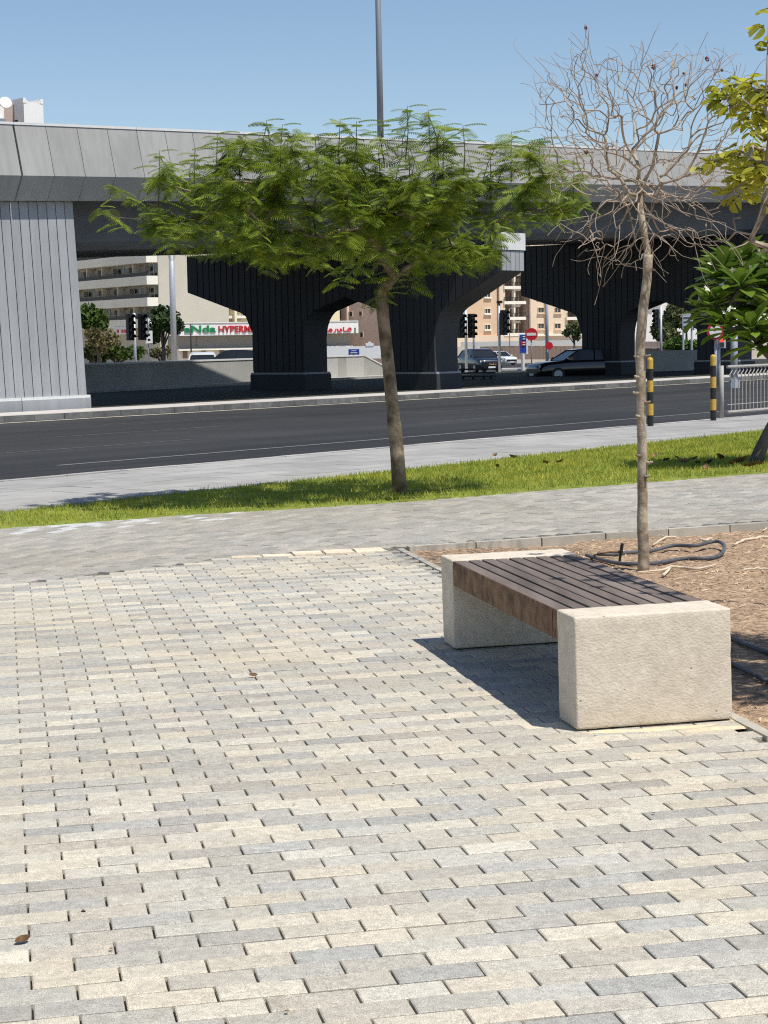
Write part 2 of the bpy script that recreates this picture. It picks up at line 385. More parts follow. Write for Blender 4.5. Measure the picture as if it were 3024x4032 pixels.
def paver_col(r, c):
    h = random.random()
    rowgrey = (r % 2 == 0)
    if rowgrey: base = GREY if h < .70 else CREAM
    else: base = CREAM if h < .86 else GREY
    k = random.uniform(.90, 1.10); wv = random.uniform(-.03, .03)
    if random.random() < .33: base = tuple(a * .5 + b * .5 for a, b in zip(CREAM, GREY))
    if random.random() < .03: k *= 1.14
    return (base[0] * k * (1 + wv), base[1] * k, base[2] * k * (1 - wv), 1)
vis = []
for cc in cells:
    px, py, k = project((cc[2], cc[3], CROSS * cc[2]))
    if -20 < px < 1680 and -20 < py < 2235: vis.append((k, cc))
vis.sort(key=lambda a: a[0]); near = set((a[1][0], a[1][1]) for a in vis[:300])
fv = []; ff = []; fc = []
for r, c, x, y in cells:
    colr = paver_col(r, c); dz = random.uniform(-.0022, .0015)
    jit = Matrix.Rotation(random.gauss(0, .004), 4, 'Z') @ Matrix.Rotation(random.gauss(0, .006), 4, 'X') @ Matrix.Rotation(random.gauss(0, .004), 4, 'Y')
    Mx = Matrix.Translation((x, y, CROSS * x + dz)) @ PM @ jit
    if (r, c) in near:
        o = bpy.data.objects.new('brick', pav_me); col.objects.link(o); o.matrix_basis = Mx; o.color = colr; adopt(o, plaza)
    else:
        A = np.array(Mx); P = PVV @ A[:3, :3].T + A[:3, 3]; n = len(fv)
        fv += P.tolist(); ff += [tuple(i + n for i in f) for f in PVF]; fc += [colr] * len(PVV)
def colored(name, V, F, C, mt):
    me_ = mesh(name, V, F, mt); a = me_.color_attributes.new('col', 'FLOAT_COLOR', 'POINT')
    a.data.foreach_set('color', np.array(C, dtype=np.float32).ravel()); return me_
ob('brick_field', colored('brick_field', fv, ff, fc, M_pavs), plaza, kind='stuff')
# footpath: pavers laid on the skew
fv = []; ff = []; fc = []; PY = YAW + math.radians(57)
ur = np.array([math.cos(PY), math.sin(PY)]); uf = np.array([-ur[1], ur[0]])
for r in range(-140, 140):
    for c in range(-70, 70):
        p = np.array([0, 15.5]) + ur * (c + .5 * (r % 2)) * PL + uf * r * PWD
        x, y = p
        if abs(x) > 7.5: continue
        lo, hi = yline(PATH_LO, x), yline(GRASS_LO, x)
        edge = .10 if x < .12 else .16
        if y < lo + (.02 if x < .12 else .17) or y > hi + random.uniform(.02, .12): continue
        k = random.uniform(.84, 1.1); b = (.37, .352, .312) if random.random() < .55 else (.42, .39, .338)
        colr = tuple(a * k for a in b)
        if x < -1.2 and hi - y < .8 and random.random() < .22: colr = (.56, .56, .55)
        Mx = Matrix.Translation((x, y, zg(x, y) + random.uniform(-.002, .002))) @ Matrix.Rotation(PY, 4, 'Z') @ Matrix.Rotation(random.gauss(0, .006), 4, 'X')
        A = np.array(Mx); P = PVV @ A[:3, :3].T + A[:3, 3]; n = len(fv)
        fv += P.tolist(); ff += [tuple(i + n for i in f) for f in PVF]; fc += [(*colr, 1)] * len(PVV)
ob('brick_field', colored('brick_field', fv, ff, fc, M_path), path, kind='stuff')
# course of pale bricks between plaza and footpath
pale = mat('pale_brick', (.74, .62, .46), .85, .12, 20, .3, 90, rand=.2)
pb = mesh('pale_brick', PVV * np.array([1.0, 1.0, 1]), PVF, pale)
a0, a1 = on(497, 1207), on(882, 1187); dv = (a1 - a0)[:2]; Ld = np.hypot(*dv); dv /= Ld
for row in range(2):
    for j in range(int(Ld / .215)):
        if row == 1 and j < 2: continue
        p = a0[:2] + dv * (j + .5) * .215 + np.array([-dv[1], dv[0]]) * (row * .10 - .0)
        o = bpy.data.objects.new('pale_brick', pb); col.objects.link(o)
        o.matrix_basis = Matrix.Translation((p[0], p[1], zg(*p) + .009 + random.uniform(0, .004))) @ Matrix.Rotation(math.atan2(dv[1], dv[0]) + random.gauss(0, .03), 4, 'Z'); adopt(o, path)
# flush kerb between footpath and planting bed
bk = kset(ob('bed_kerb', mesh('bed_kerb', [(.2, 13.52, -.06), (9, 16.4, .05), (9, 16.5, .05), (.2, 13.6, -.06)], [(0, 1, 2, 3)], M_kerb)))
d_ = np.array([2.69, .87]); d_ /= np.hypot(*d_)
kme = MB().box(-.5, .5, -.5, .5, -.5, .5).me('kerb_stone', mat('pale_kerb', (.46, .42, .35), .9, .12, 8, .3, 70, rand=.15))
for j in range(16):
    p = np.array([.16, 13.53]) + d_ * (j + .5) * .5
    o = bpy.data.objects.new('kerb_stone', kme); col.objects.link(o); o.location = (p[0], p[1], zg(*p) - .045)
    o.scale = (.49, .07, .10); o.rotation_euler = (0, -CROSS, math.atan2(d_[1], d_[0]) + random.gauss(0, .004)); adopt(o, bk)
# edge stones along the bed beside the bench
for j in range(14):
    y = 5.0 + (j + .5) * .6; x = SANDX(y) - .035
    o = bpy.data.objects.new('kerb_stone', kme); col.objects.link(o); o.location = (x, y, zg(x, y) - .034)
    o.scale = (.045, .59, .08); o.rotation_euler = (0, -CROSS, YAW); adopt(o, bk)
# planting bed
V = []; F = []; xs = np.arange(-.2, 9, .05); yy = np.arange(2.5, 16.6, .05); idx = {}
def zs(x, y):
    return zg(x, y) - .042 + .028 * mnoise.noise((x * 1.3, y * 1.3, 0)) + .014 * mnoise.noise((x * 5, y * 5, 3)) + .006 * mnoise.noise((x * 17, y * 17, 7))
for j, y in enumerate(yy):
    for i, x in enumerate(xs):
        if x > SANDX(y) - .05 and y < yline(PATH_LO, x) + .17: idx[(i, j)] = len(V); V.append((x, y, zs(x, y)))
for (i, j), a in idx.items():
    q4 = (idx.get((i + 1, j)), idx.get((i + 1, j + 1)), idx.get((i, j + 1)))
    if None not in q4: F.append((a, *q4))
bed = kset(ob('planting_bed', mesh('planting_bed', V, F, M_sand, True)))
mb = MB()
for k in range(11000):
    y = random.uniform(5, 15.6); x = random.uniform(.2, 5.2)
    if x < SANDX(y) + .02 or y > yline(PATH_LO, x) - .03: continue
    l = random.uniform(.01, .06); a = random.uniform(0, math.pi); wd = random.uniform(.002, .006); z = zs(x, y) + .003
    dx, dy = math.cos(a) * l / 2, math.sin(a) * l / 2; ex, ey = -math.sin(a) * wd / 2, math.cos(a) * wd / 2; t = random.uniform(-.01, .015)
    mb.add([(x - dx - ex, y - dy - ey, z), (x + dx - ex, y + dy - ey, z + max(t, 0)), (x + dx + ex, y + dy + ey, z + max(t, 0) + .002), (x - dx + ex, y - dy + ey, z + .002), (x, y, z + .006)], [(0, 1, 4), (1, 2, 4), (2, 3, 4), (3, 0, 4)])
tag(mb.ob('plant_litter', mat('straw_litter', (.56, .42, .27), .95, .5, 9, c2=(.13, .08, .05))), 'scattered straw and leaf litter on the planting bed', 'litter', kind='stuff')
# lawn
V = []; F = []; xs = np.arange(-9, 16, .25)
for x in xs:
    y0 = yline(GRASS_LO, x) if x < 9 else 21.9 + (x - 9) * .5
    y1 = (14.2 - x * NX[0]) / NX[1]
    for k in range(9):
        y = y0 + (y1 - y0) * max(k - 1, 0) / 7; V.append((x, y - (.02 if k == 0 else 0), zg(x, y) + (.012 if k else -.03)))
for i in range(len(xs) - 1):
    for k in range(8): F.append((i * 9 + k, (i + 1) * 9 + k, (i + 1) * 9 + k + 1, i * 9 + k + 1))
kset(ob('lawn', mesh('lawn', V, F, M_lawn)))
N = 150000
xr = rng.uniform(-5.5, 9, N * 2); yr = rng.uniform(14, 38, N * 2)
lo = np.interp(xr, [p[0] for p in GRASS_LO], [p[1] for p in GRASS_LO]) - .02 + rng.normal(0, .03, N * 2); hi = (14.21 - xr * NX[0]) / NX[1]
k = (yr > lo) & (yr < hi); k &= (np.abs(xr / yr) < .26); xr, yr = xr[k][:N], yr[k][:N]; n = len(xr)
qv = xr * NX[0] + yr * NX[1]; s_ = np.clip((qv - 9) / 8.5, 0, 1); s_ = s_ * s_ * (3 - 2 * s_); zr = CROSS * xr * (1 - s_) - .15 * s_ + .01
a = rng.uniform(0, 2 * np.pi, n); hgt = rng.uniform(.025, .06, n) * (1 + .5 * (rng.random(n) < .04)); wd = rng.uniform(.003, .006, n) * (yr / 18); ln_ = rng.normal(0, .022, (n, 2))
A = np.stack([xr - np.cos(a) * wd, yr - np.sin(a) * wd, zr], 1); Bv = np.stack([xr + np.cos(a) * wd, yr + np.sin(a) * wd, zr], 1); Cv = np.stack([xr + ln_[:, 0], yr + ln_[:, 1], zr + hgt], 1)
V = np.stack([A, Bv, Cv], 1).reshape(-1, 3); F = np.arange(n * 3).reshape(-1, 3)
tag(ob('grass', mesh('grass', V, F, M_grass)), 'short bright green grass of the wedge-shaped lawn', 'grass', kind='stuff')

# ------------------------------------------------------------------ OVERPASS
ROT = math.atan2(AX[1], AX[0])
def zc(t): return 5.97 + (t - 35.0) * .0417          # level of the crease of the edge beam
QE = 40.2
ov = empty('overpass', TQ(44, 46, -.4), 'grey road overpass with panelled parapet on dark flared piers', 'overpass')
def strip(prof, t0, t1, closed=False):
    """prof: list of (q, dz from crease); a strip of quads swept from t0 to t1"""
    V = [TQ(t, q, zc(t) + dz) for t in (t0, t1) for q, dz in prof]; n = len(prof)
    F = [(i, i + 1, n + i + 1, n + i) for i in range(n - 1)]
    if closed: F += [(n - 1, 0, n, 2 * n - 1), tuple(range(n)), tuple(range(n, 2 * n))[::-1]]
    return V, F
PANEL = 1.13; T0 = 35.0 - .245
for k in range(-16, 60):
    g = .035 if k == 0 else .009; g1 = .035 if k == -1 else .009
    ta, tb = T0 + k * PANEL + g, T0 + (k + 1) * PANEL - g1
    prof = [(QE + .30, 1.36), (QE, 0.0), (QE + .32, -.64), (QE + .50, -.64), (QE + .50, 1.36)]
    V, F = strip(prof, ta, tb, True)
    ob('parapet_panel', mesh('parapet_panel', V, F, M_grey), ov)
for k in range(-4, 15):
    ta, tb = T0 + k * PANEL * 4, T0 + (k + 1) * PANEL * 4 - .01
    V, F = strip([(QE + .275, 1.362), (QE + .275, 1.43), (QE + .56, 1.43), (QE + .56, 1.362)], ta, tb, True)
    ob('coping', mesh('coping', V, F, M_cap), ov)
TA, TB = 17.0, 102.5
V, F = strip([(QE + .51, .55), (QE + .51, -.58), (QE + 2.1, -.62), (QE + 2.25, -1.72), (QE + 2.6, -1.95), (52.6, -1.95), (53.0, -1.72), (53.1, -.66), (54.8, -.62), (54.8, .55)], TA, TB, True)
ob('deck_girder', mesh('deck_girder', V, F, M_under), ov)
V, F = strip([(54.81, 1.45), (54.81, -.7), (55.05, -.7), (55.35, 0), (55.05, 1.45)], TA, TB, True)
ob('rear_parapet', mesh('rear_parapet', V, F, M_grey), ov)
# backing behind the open panel joints
V, F = strip([(QE + .502, 1.34), (QE + .505, -.61)], TA, TB); ob('joint_backing', mesh('joint_backing', V, F, M_groove), ov)
# abutment: ribbed cladding planks on a core
cb = at_q(189, 883, QE + .55); t_c, q_c = tq(cb)
ct = at_q(157, 430, QE + .55); t_t, _ = tq(ct)
QA = QE + .55
core = MB()
def slab_tq(mbx, prof, q0, q1):   # prof in (t,z)
    n = len(prof); V = [TQ(t, q, z) for q in (q0, q1) for t, z in prof]
    mbx.add(V, [tuple(range(n)), tuple(range(n, 2 * n))[::-1]] + [(i, n + i, n + (i + 1) % n, (i + 1) % n) for i in range(n)])
slab_tq(core, [(10, -.45), (t_c - .02, -.45), (t_t - .02, zc(t_t) - .65), (10, zc(10) - .65)], QA + .05, QA + 13)
ab = core.ob('abutment', M_groove, ov)
pitch = .325; nrib = 46
for k in range(nrib):
    # ribs hang from the right-hand corner leftwards and fan slightly with the battered end
    f0, f1 = k * pitch + .014, (k + 1) * pitch - .014
    r = MB(); zt = zc(t_t - f0) - .655
    slab_tq(r, [(t_c - f1, .052), (t_c - f0, .052), (t_t - f0, zt), (t_t - f1, zt)], QA, QA + .06)
    r.ob('cladding_rib', M_rib, ab)
for (u0, u1) in ((-.05, 2.45), (2.47, 4.9), (4.92, 7.4), (7.42, 15)):
    r = MB(); slab_tq(r, [(t_c - u1 + .05, -.42), (t_c - u0 + .05, -.42), (t_c - u0 + .05, -.03), (t_c - u1 + .05, -.03)], QA - .05, QA + .06)
    r.ob('plinth', M_rib, ab)
    r = MB(); slab_tq(r, [(t_c - u1 + .05, -.028), (t_c - u0 + .05, -.028), (t_c - u0 + .05, .05), (t_c - u1 + .05, .05)], QA - .03, QA + .06); r.ob('plinth_moulding', M_cap, ab)
M_pier = mat('pier_cladding_shade', (.047, .049, .053), .7, .08, 1.5, .15, 40, rand=.08)  # deck shade put into the colour; sunlit end ribs keep the pale cladding
def bent(tf, near=(42.8, 44.85), far=(49.1, 51.7), tipn=39.85, tipf=55.2, zn=3.77, zfr=3.45, zpk=3.05, T=1.37):
    """two-column portal with flared cross-head; broad face in the plane t = tf"""
    topz = zc(tf) - 1.96; zb = zfar(0, TQ(tf, near[0])[1]) - .05; pk = (near[1] + far[0]) / 2
    curve = [(0, 1.5), (.03, 1.75), (.09, 2.0), (.19, 2.22), (.33, 2.40), (.5, 2.54)]
    low = [(tipn, topz), (tipn, zn)] + [(near[0] - d, z) for d, z in curve[::-1]] + [(near[0], zb), (near[1], zb)]
    low += [(near[1] + d, z) for d, z in curve] + [(pk, zpk)] + [(far[0] - d, z) for d, z in curve[::-1]] + [(far[0], zb), (far[1], zb)] + [(far[1] + d, z) for d, z in curve] + [(tipf, zfr), (tipf, topz)]
    pm = MB()
    def cell(qa, za, qb, zb_):
        V = [TQ(t, q, z) for t in (tf, tf + T) for q, z in ((qa, za), (qb, zb_), (qb, topz), (qa, topz))]
        pm.add(V, [(0, 1, 2, 3), (7, 6, 5, 4), (0, 4, 5, 1), (2, 6, 7, 3)])
    for (qa, za), (qb, zb_) in zip(low[1:-2], low[2:-1]):
        if qb - qa > 1e-6: cell(qa, za, qb, zb_)
    for qe, z0_, z1_ in ((tipn, zn, topz), (tipf, zfr, topz), (near[0], zb, 1.5), (near[1], zb, 1.5), (far[0], zb, 1.5), (far[1], zb, 1.5)):
        pm.add([TQ(tf, qe, z0_), TQ(tf + T, qe, z0_), TQ(tf + T, qe, z1_), TQ(tf, qe, z1_)], [(0, 1, 2, 3)])
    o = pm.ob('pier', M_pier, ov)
    qs_ = [p[0] for p in low[1:-1]]; zs_ = [p[1] for p in low[1:-1]]
    def lowz(q):
        for c in (near, far):
            if c[0] - .01 <= q <= c[1] + .01: return .27
        best = None
        for (qa, za), (qb, zb_) in zip(low[1:-2], low[2:-1]):
            if qa < qb and qa <= q <= qb: return za + (zb_ - za) * (q - qa) / (qb - qa)
        return topz - .5
    q = tipn + .04
    while q < tipf - .3:
        a, b = q + .022, q + .298; r = MB(); z0a, z0b = lowz(a) + .02, lowz(b) + .02
        if abs(z0a - z0b) > 1: z0a = z0b = max(z0a, z0b)
        V = [TQ(t, qq, z) for t in (tf - .035, tf + .02) for qq, z in ((a, z0a), (b, z0b), (b, topz - .02), (a, topz - .02))]
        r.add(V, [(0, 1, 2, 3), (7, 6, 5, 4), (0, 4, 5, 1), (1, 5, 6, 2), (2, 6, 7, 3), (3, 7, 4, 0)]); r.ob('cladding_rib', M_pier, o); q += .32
    for k in range(5):
        ta = tf + .01 + k * T / 5; r = MB()
        slab_tq(r, [(ta + .012, zn + .02), (ta + T / 5 - .012, zn + .02), (ta + T / 5 - .012, topz - .40), (ta + .012, topz - .40)], tipn - .05, tipn + .01); r.ob('end_rib', M_rib, o)
    r = MB(); slab_tq(r, [(tf - .05, topz - .38), (tf + T + .05, topz - .38), (tf + T + .05, topz + .22), (tf - .05, topz + .22)], tipn - .09, tipn + .6); r.ob('cap_block', M_cap, o)
    for c in (near, far):
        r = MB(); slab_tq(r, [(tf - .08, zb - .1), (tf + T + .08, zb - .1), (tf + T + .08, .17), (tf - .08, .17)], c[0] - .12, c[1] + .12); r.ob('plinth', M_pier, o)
        r = MB(); slab_tq(r, [(tf - .06, .17), (tf + T + .06, .17), (tf + T + .06, .24), (tf - .06, .24)], c[0] - .1, c[1] + .1); r.ob('plinth_moulding', M_rib, o)
    return o
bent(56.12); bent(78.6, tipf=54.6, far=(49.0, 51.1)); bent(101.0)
# lamp column standing on the deck
p0 = at_q(822, 290, QE + .9); p1 = at_q(814, -60, QE + .9)
lp = empty('lamp_post', (p0[0], p0[1], zc(tq(p0)[0]) + .5), 'tall grey lamp column rising above the overpass parapet', 'lamp post')
b_ = np.array([p0[0], p0[1], zc(tq(p0)[0]) + .5])
MB().tube([b_, b_ + [0, 0, 4], b_ + [-.02, 0, 9.5]], [.11, .10, .07], 12).ob('column', M_pole, lp, True)
MB().tube([b_, b_ + [0, 0, .25]], [.16, .16], 12).ob('base_flange', M_pole, lp)
MB().tube([b_ + [-.02, 0, 9.4], b_ + [.6, .3, 9.8], b_ + [1.6, .9, 9.9]], [.05, .045, .04], 8).ob('arm', M_pole, lp, True)
r = MB(); c_ = b_ + np.array([1.9, 1.1, 9.9]); r.box(c_[0] - .4, c_[0] + .4, c_[1] - .15, c_[1] + .15, c_[2] - .06, c_[2] + .06); r.ob('lamp_head', M_pole, lp)

# ------------------------------------------------------------------ BENCH
BYAW = .1895; bx, by, BLn, BW, BH, BT = .6909, 7.0127, 2.2235, .6013, .4221, .234
BM = Matrix.Translation((bx, by, CROSS * bx)) @ TILT @ Matrix.Rotation(BYAW, 4, 'Z')
bench = empty('bench', (0, 0, 0), 'concrete and timber slat bench at the edge of the paving', 'bench'); bench.matrix_basis = BM
def bpart(name, mbx, mt, bev=0, seg=2, **k):
    o = ob(name, mbx.me(name, mt), None, **k); o.matrix_basis = BM; adopt(o, bench)
    if bev: bevel(o, bev, seg)
    return o
for y0 in (0, BLn - BT):
    bm = bmesh.new(); bmesh.ops.create_cube(bm, size=1)
    for v in bm.verts: v.co = Vector(((v.co.x + .5) * BW, y0 + (v.co.y + .5) * BT, (v.co.z + .5) * BH + (.006 if v.co.z < 0 else 0)))
    bmesh.ops.bevel(bm, geom=bm.edges[:], offset=.008, segments=2, profile=.6, affect='EDGES')
    bmesh.ops.subdivide_edges(bm, edges=[e for e in bm.edges if e.calc_length() > .1], cuts=26, use_grid_fill=True)
    for v in bm.verts:
        a = mnoise.noise(v.co * 9) * .0010 + mnoise.noise(v.co * 30) * .0009
        # chipped arrises
        ex = min(abs(v.co.x), abs(v.co.x - BW)); ez = abs(v.co.z - BH); ey = min(abs(v.co.y - y0), abs(v.co.y - y0 - BT))
        if sorted((ex, ez, ey))[1] < .014: a -= max(0, mnoise.noise(v.co * 22)) * .004
        v.co += v.normal * a
    me_ = bpy.data.meshes.new('support_block'); bm.to_mesh(me_); bm.free(); me_.materials.append(M_conc)
    me_.polygons.foreach_set('use_smooth', [True] * len(me_.polygons))
    o = ob('support_block', me_, None); o.matrix_basis = BM; adopt(o, bench)
ya, yb = BT + .003, BLn - BT - .003; nsl = 9; sw = (BW - .016) / nsl
for k in range(nsl):
    x0 = .008 + k * sw; g0 = .0 if k == 0 else .0055
    bpart('slat', MB().box(x0 + g0, x0 + sw - .0055, ya, yb, BH - .100 + random.uniform(-.001, .001), BH - .004 + random.uniform(-.0015, .001)), M_slat, .003)
bpart('front_beam', MB().box(.0045, .0075, ya + .075, yb, BH - .118, BH - .006), M_beam, .001)
bpart('front_beam', MB().box(.0055, .0075, ya, ya + .064, BH - .118, BH - .006), M_beam, .001)
bpart('back_beam', MB().box(BW - .0075, BW - .0045, ya, yb, BH - .118, BH - .006), M_beam, .001)
for yy_ in (.75, 1.45): bpart('cross_rail', MB().box(.06, BW - .06, yy_, yy_ + .06, BH - .150, BH - .102), M_beam, .003)

def spline(P, n=5):
    out = []
    for i in range(len(P) - 1):
        p0, p1, p2, p3 = P[max(i - 1, 0)], P[i], P[i + 1], P[min(i + 2, len(P) - 1)]
        for k in range(n):
            u = k / n; out.append(.5 * ((2 * p1) + (p2 - p0) * u + (2 * p0 - 5 * p1 + 4 * p2 - p3) * u * u + (3 * p1 - p0 - 3 * p2 + p3) * u ** 3))
    return out + [P[-1]]
# ------------------------------------------------------------------ TREES
def grow(root_nodes, tips, r_tip, gamma=.45, bend=.12, droop=0.0, kink=.0, maxr=1e9, order_pt=None, radial=.35):
    """connect tips to the nearest earlier wood; returns list of (points, radii) limbs"""
    nodes_ = [np.array(p, float) for p in root_nodes]; par = [-1] + list(range(len(root_nodes) - 1)); cnt = [0] * len(nodes_)
    o_pt = np.array(order_pt if order_pt is not None else root_nodes[-1])
    tips = sorted(tips, key=lambda p: np.linalg.norm(np.array(p) - o_pt)); ends = []
    first = max(0, len(root_nodes) - 3)
    for tp in tips:
        tp = np.array(tp, float); Na = np.array(nodes_[first:])
        dd = np.linalg.norm(Na - tp, axis=1) + radial * np.linalg.norm(Na - o_pt, axis=1)
        i = int(np.argmin(dd)) + first; st = nodes_[i]; v = tp - st; Ld = np.linalg.norm(v); k = max(2, int(Ld / .13))
        side = np.cross(v, rng.normal(size=3)); side /= max(np.linalg.norm(side), 1e-6); bd = rng.normal(0, bend) * Ld; last = i
        for j in range(1, k + 1):
            u = j / k; p = st + v * u + side * bd * math.sin(math.pi * u) + np.array([0, 0, -droop * Ld * math.sin(math.pi * u)]) + rng.normal(0, kink, 3) * (u < 1)
            nodes_.append(p); par.append(last); cnt.append(0); last = len(nodes_) - 1
        ends.append(last)
    for e in ends:
        i = e
        while i >= 0: cnt[i] += 1; i = par[i]
    rad = [min(r_tip * max(c, 1) ** gamma, maxr) for c in cnt]
    ch = {}
    for i, p in enumerate(par): ch.setdefault(p, []).append(i)
    limbs = []; stack = [(0, None)]
    while stack:
        i, pr = stack.pop(); pts, rs = ([nodes_[pr]], [rad[i]]) if pr is not None else ([], [])
        while True:
            pts.append(nodes_[i]); rs.append(rad[i]); c = ch.get(i, [])
            if not c: break
            c = sorted(c, key=lambda a: -rad[a])
            for b in c[1:]: stack.append((b, i))
            i = c[0]
        if len(pts) > 1: limbs.append((pts, rs))
    return limbs, [nodes_[e] for e in ends], [nodes_[e] - nodes_[par[e]] for e in ends]
def frame(d, up=(0, 0, 1)):
    d = np.array(d, float); d /= max(np.linalg.norm(d), 1e-9); s = np.cross(np.array(up, float), d)
    if np.linalg.norm(s) < 1e-3: s = np.array([1.0, 0, 0])
    s /= np.linalg.norm(s); return np.stack([d, s, np.cross(d, s)], 1)
def sample_poly(P, n):
    xs_ = [p[0] for p in P]; ys_ = [p[1] for p in P]; out = []
    while len(out) < n:
        x, y = random.uniform(min(xs_), max(xs_)), random.uniform(min(ys_), max(ys_))
        if inpoly(x, y, P): out.append((x, y))
    return out
def joinmesh(base_v, base_f, mats):
    V = []; F = []
    for A in mats:
        n = len(V); V += (base_v @ A[:3, :3].T + A[:3, 3]).tolist(); F += [tuple(i + n for i in f) for f in base_f]
    return V, F
def M4(R, s, p):
    A = np.eye(4); A[:3, :3] = R * s; A[:3, 3] = p; return A

# --- feathery green tree on the lawn
def frond_geo(pairs=13):
    V = []; F = []
    for i in range(pairs + 1):                      # rachis along +x, slightly arched
        u = i / pairs; z = -.25 * u * u; n = len(V); V += [(u, -.009, z), (u, .009, z)]
        if i: F.append((n - 2, n - 1, n + 1, n))
    for i in range(1, pairs + 1):
        u = i / pairs; z = -.25 * u * u; ln_ = .25 * math.sin(math.pi * min(.18 + u * .78, 1)) ** .6 + .06; wd = .040
        for sgn in (-1, 1):
            n = len(V); fx = .12
            V += [(u - wd / 2, sgn * .006, z), (u + wd / 2, sgn * .006, z), (u + fx * ln_ * 1.5 + wd * .72, sgn * ln_ * .55, z - .012), (u + fx * ln_ * 2.4, sgn * ln_, z - .075), (u + fx * ln_ * 1.5 - wd * .72, sgn * ln_ * .55, z - .012)]
            F += [(n, n + 1, n + 2, n + 4), (n + 4, n + 2, n + 3)]
    return np.array(V), F
FRV, FRF = frond_geo()
gb = on(865, 1072); YG = gb[1]
gt = empty('feathery_tree', gb, 'green feathery-leaved tree with leaning mottled trunk on the lawn', 'tree')
tr_px = [(865, 1074), (858, 980), (850, 900), (838, 780), (828, 690), (824, 640)]
trunk = [at_depth(x, y, YG + .02 * i) for i, (x, y) in enumerate(tr_px)]; trunk[0] = gb + [0, 0, -.03]
OUT = [(205, 450), (215, 395), (300, 345), (345, 325), (440, 330), (470, 288), (560, 292), (575, 264), (640, 270), (690, 300), (735, 260), (770, 264), (800, 290), (850, 252), (880, 232), (930, 238), (950, 272), (1005, 272), (1000, 320), (1060, 330), (1080, 400), (1100, 430), (1140, 440), (1090, 520), (1080, 580), (1010, 600), (900, 612), (830, 600), (760, 612), (700, 600), (640, 585), (560, 570), (450, 550), (330, 535), (250, 490)]
OUT = [(745 + (x - 745) * .955, 432 + (y - 432) * .94) for x, y in OUT]
OUTR = [(1080, 300), (1105, 288), (1180, 300), (1170, 345), (1240, 335), (1285, 350), (1250, 400), (1290, 440), (1200, 465), (1120, 470), (1090, 400)]
tips = []
cl_ = [(cx_ + random.gauss(0, 24), cy_ + random.gauss(0, 15)) for cx_, cy_ in sample_poly(OUT, 74) for _ in range(4)]
for (x, y) in [c_ for c_ in cl_ if inpoly(*c_, OUT)] + sample_poly(OUT, 40) + sample_poly(OUTR, 24):
    e = abs(x - 760) / 560; half = 1.55 * math.sqrt(max(0, 1 - e * e)) + .15
    tips.append(at_depth(x, y + 6, YG + .1 + random.uniform(-half, half)))
for (x, y) in ((575, 266), (740, 264), (885, 236), (925, 240), (1000, 275), (1110, 292), (1160, 300), (470, 292), (345, 330), (230, 395), (215, 445), (1240, 340), (1275, 438), (640, 276), (820, 285), (950, 275)):
    tips.append(at_depth(x, y + 8, YG + random.uniform(-.7, .7)))
limbs, ends, dirs = grow(trunk, tips, .0042, .46, .10, -.05, .012, order_pt=trunk[-1])
MB().tube(trunk, [.072, .066, .062, .058, .057, .062], 12).ob('trunk', M_bark, gt, True)
for k, (pts, rs) in enumerate(limbs):
    if k == 0: pts, rs = pts[len(trunk) - 1:], rs[len(trunk) - 1:]
    rs = [min(a, .045) for a in rs]
    MB().tube(pts, rs, 6).ob('branch', M_bark if max(rs) > .012 else M_barkp, gt, True)
fm = []
for e, d in zip(ends, dirs):
    nf = random.randint(12, 18); d = d / max(np.linalg.norm(d), 1e-6); a0_ = random.uniform(0, 6.28)
    for j in range(nf):
        a_ = a0_ + j * 2.4; back = j * .022; el = random.uniform(-.55, .35)
        out = np.array([math.cos(a_) * math.cos(el), math.sin(a_) * math.cos(el), math.sin(el)])
        R = frame(out, rng.normal(0, .35, 3) + [0, 0, 1]); fm.append(M4(R, random.choice((.10, .13, .16, .20)) * random.uniform(.85, 1.15), e - d * back + np.array([0, 0, .03 - back * .3])))
for pts, rs in limbs[1:]:                                # fronds also sit along the slender limbs
    for i in range(2, len(pts) - 1):
        if rs[i] < .016 and random.random() < .95:
            a_ = random.uniform(0, 6.28); out = np.array([math.cos(a_), math.sin(a_), random.uniform(-.25, .3)]); fm.append(M4(frame(out), random.uniform(.10, .18), pts[i]))
        if rs[i] < .012 and random.random() < .6:
            a_ = random.uniform(0, 6.28); out = np.array([math.cos(a_), math.sin(a_), random.uniform(-.35, .2)]); fm.append(M4(frame(out), random.uniform(.09, .16), pts[i]))
for (x, y) in ((575, 258), (610, 268), (735, 256), (770, 262), (880, 228), (925, 236), (1000, 270), (1105, 284), (1165, 298), (470, 286), (345, 324), (520, 292), (680, 290), (830, 262), (1240, 338), (1060, 320), (420, 322), (960, 268)):
    dpt = YG + random.uniform(-.8, .6); top_ = at_depth(x, y, dpt); ln_ = random.uniform(.38, .6); lean = np.array([random.uniform(-.12, .12), random.uniform(-.1, .1), -1.0])
    foot = top_ + lean * ln_; MB().tube([foot, (foot + top_) / 2 + rng.normal(0, .012, 3), top_], [.006, .005, .003], 5).ob('branch', M_barkp, gt, True)
    for j in range(16):
        u = j / 16; a_ = j * 2.4; el = .30 - .5 * u; out = np.array([math.cos(a_) * math.cos(el), math.sin(a_) * math.cos(el), math.sin(el)])
        fm.append(M4(frame(out), random.uniform(.15, .20) + .12 * u, top_ + lean * ln_ * (u * .95 + .02)))
fm.sort(key=lambda A: A[1, 3])
frond_me = mesh('frond', FRV, FRF, M_frond); pick = set(range(0, 260))
V, F = joinmesh(FRV, FRF, fm[260:]); crown = ob('crown', mesh('crown', V, F, M_frond), gt)
for A in fm[:260]:
    o = bpy.data.objects.new('frond', frond_me); col.objects.link(o); o.matrix_basis = Matrix(A.tolist()); adopt(o, crown)
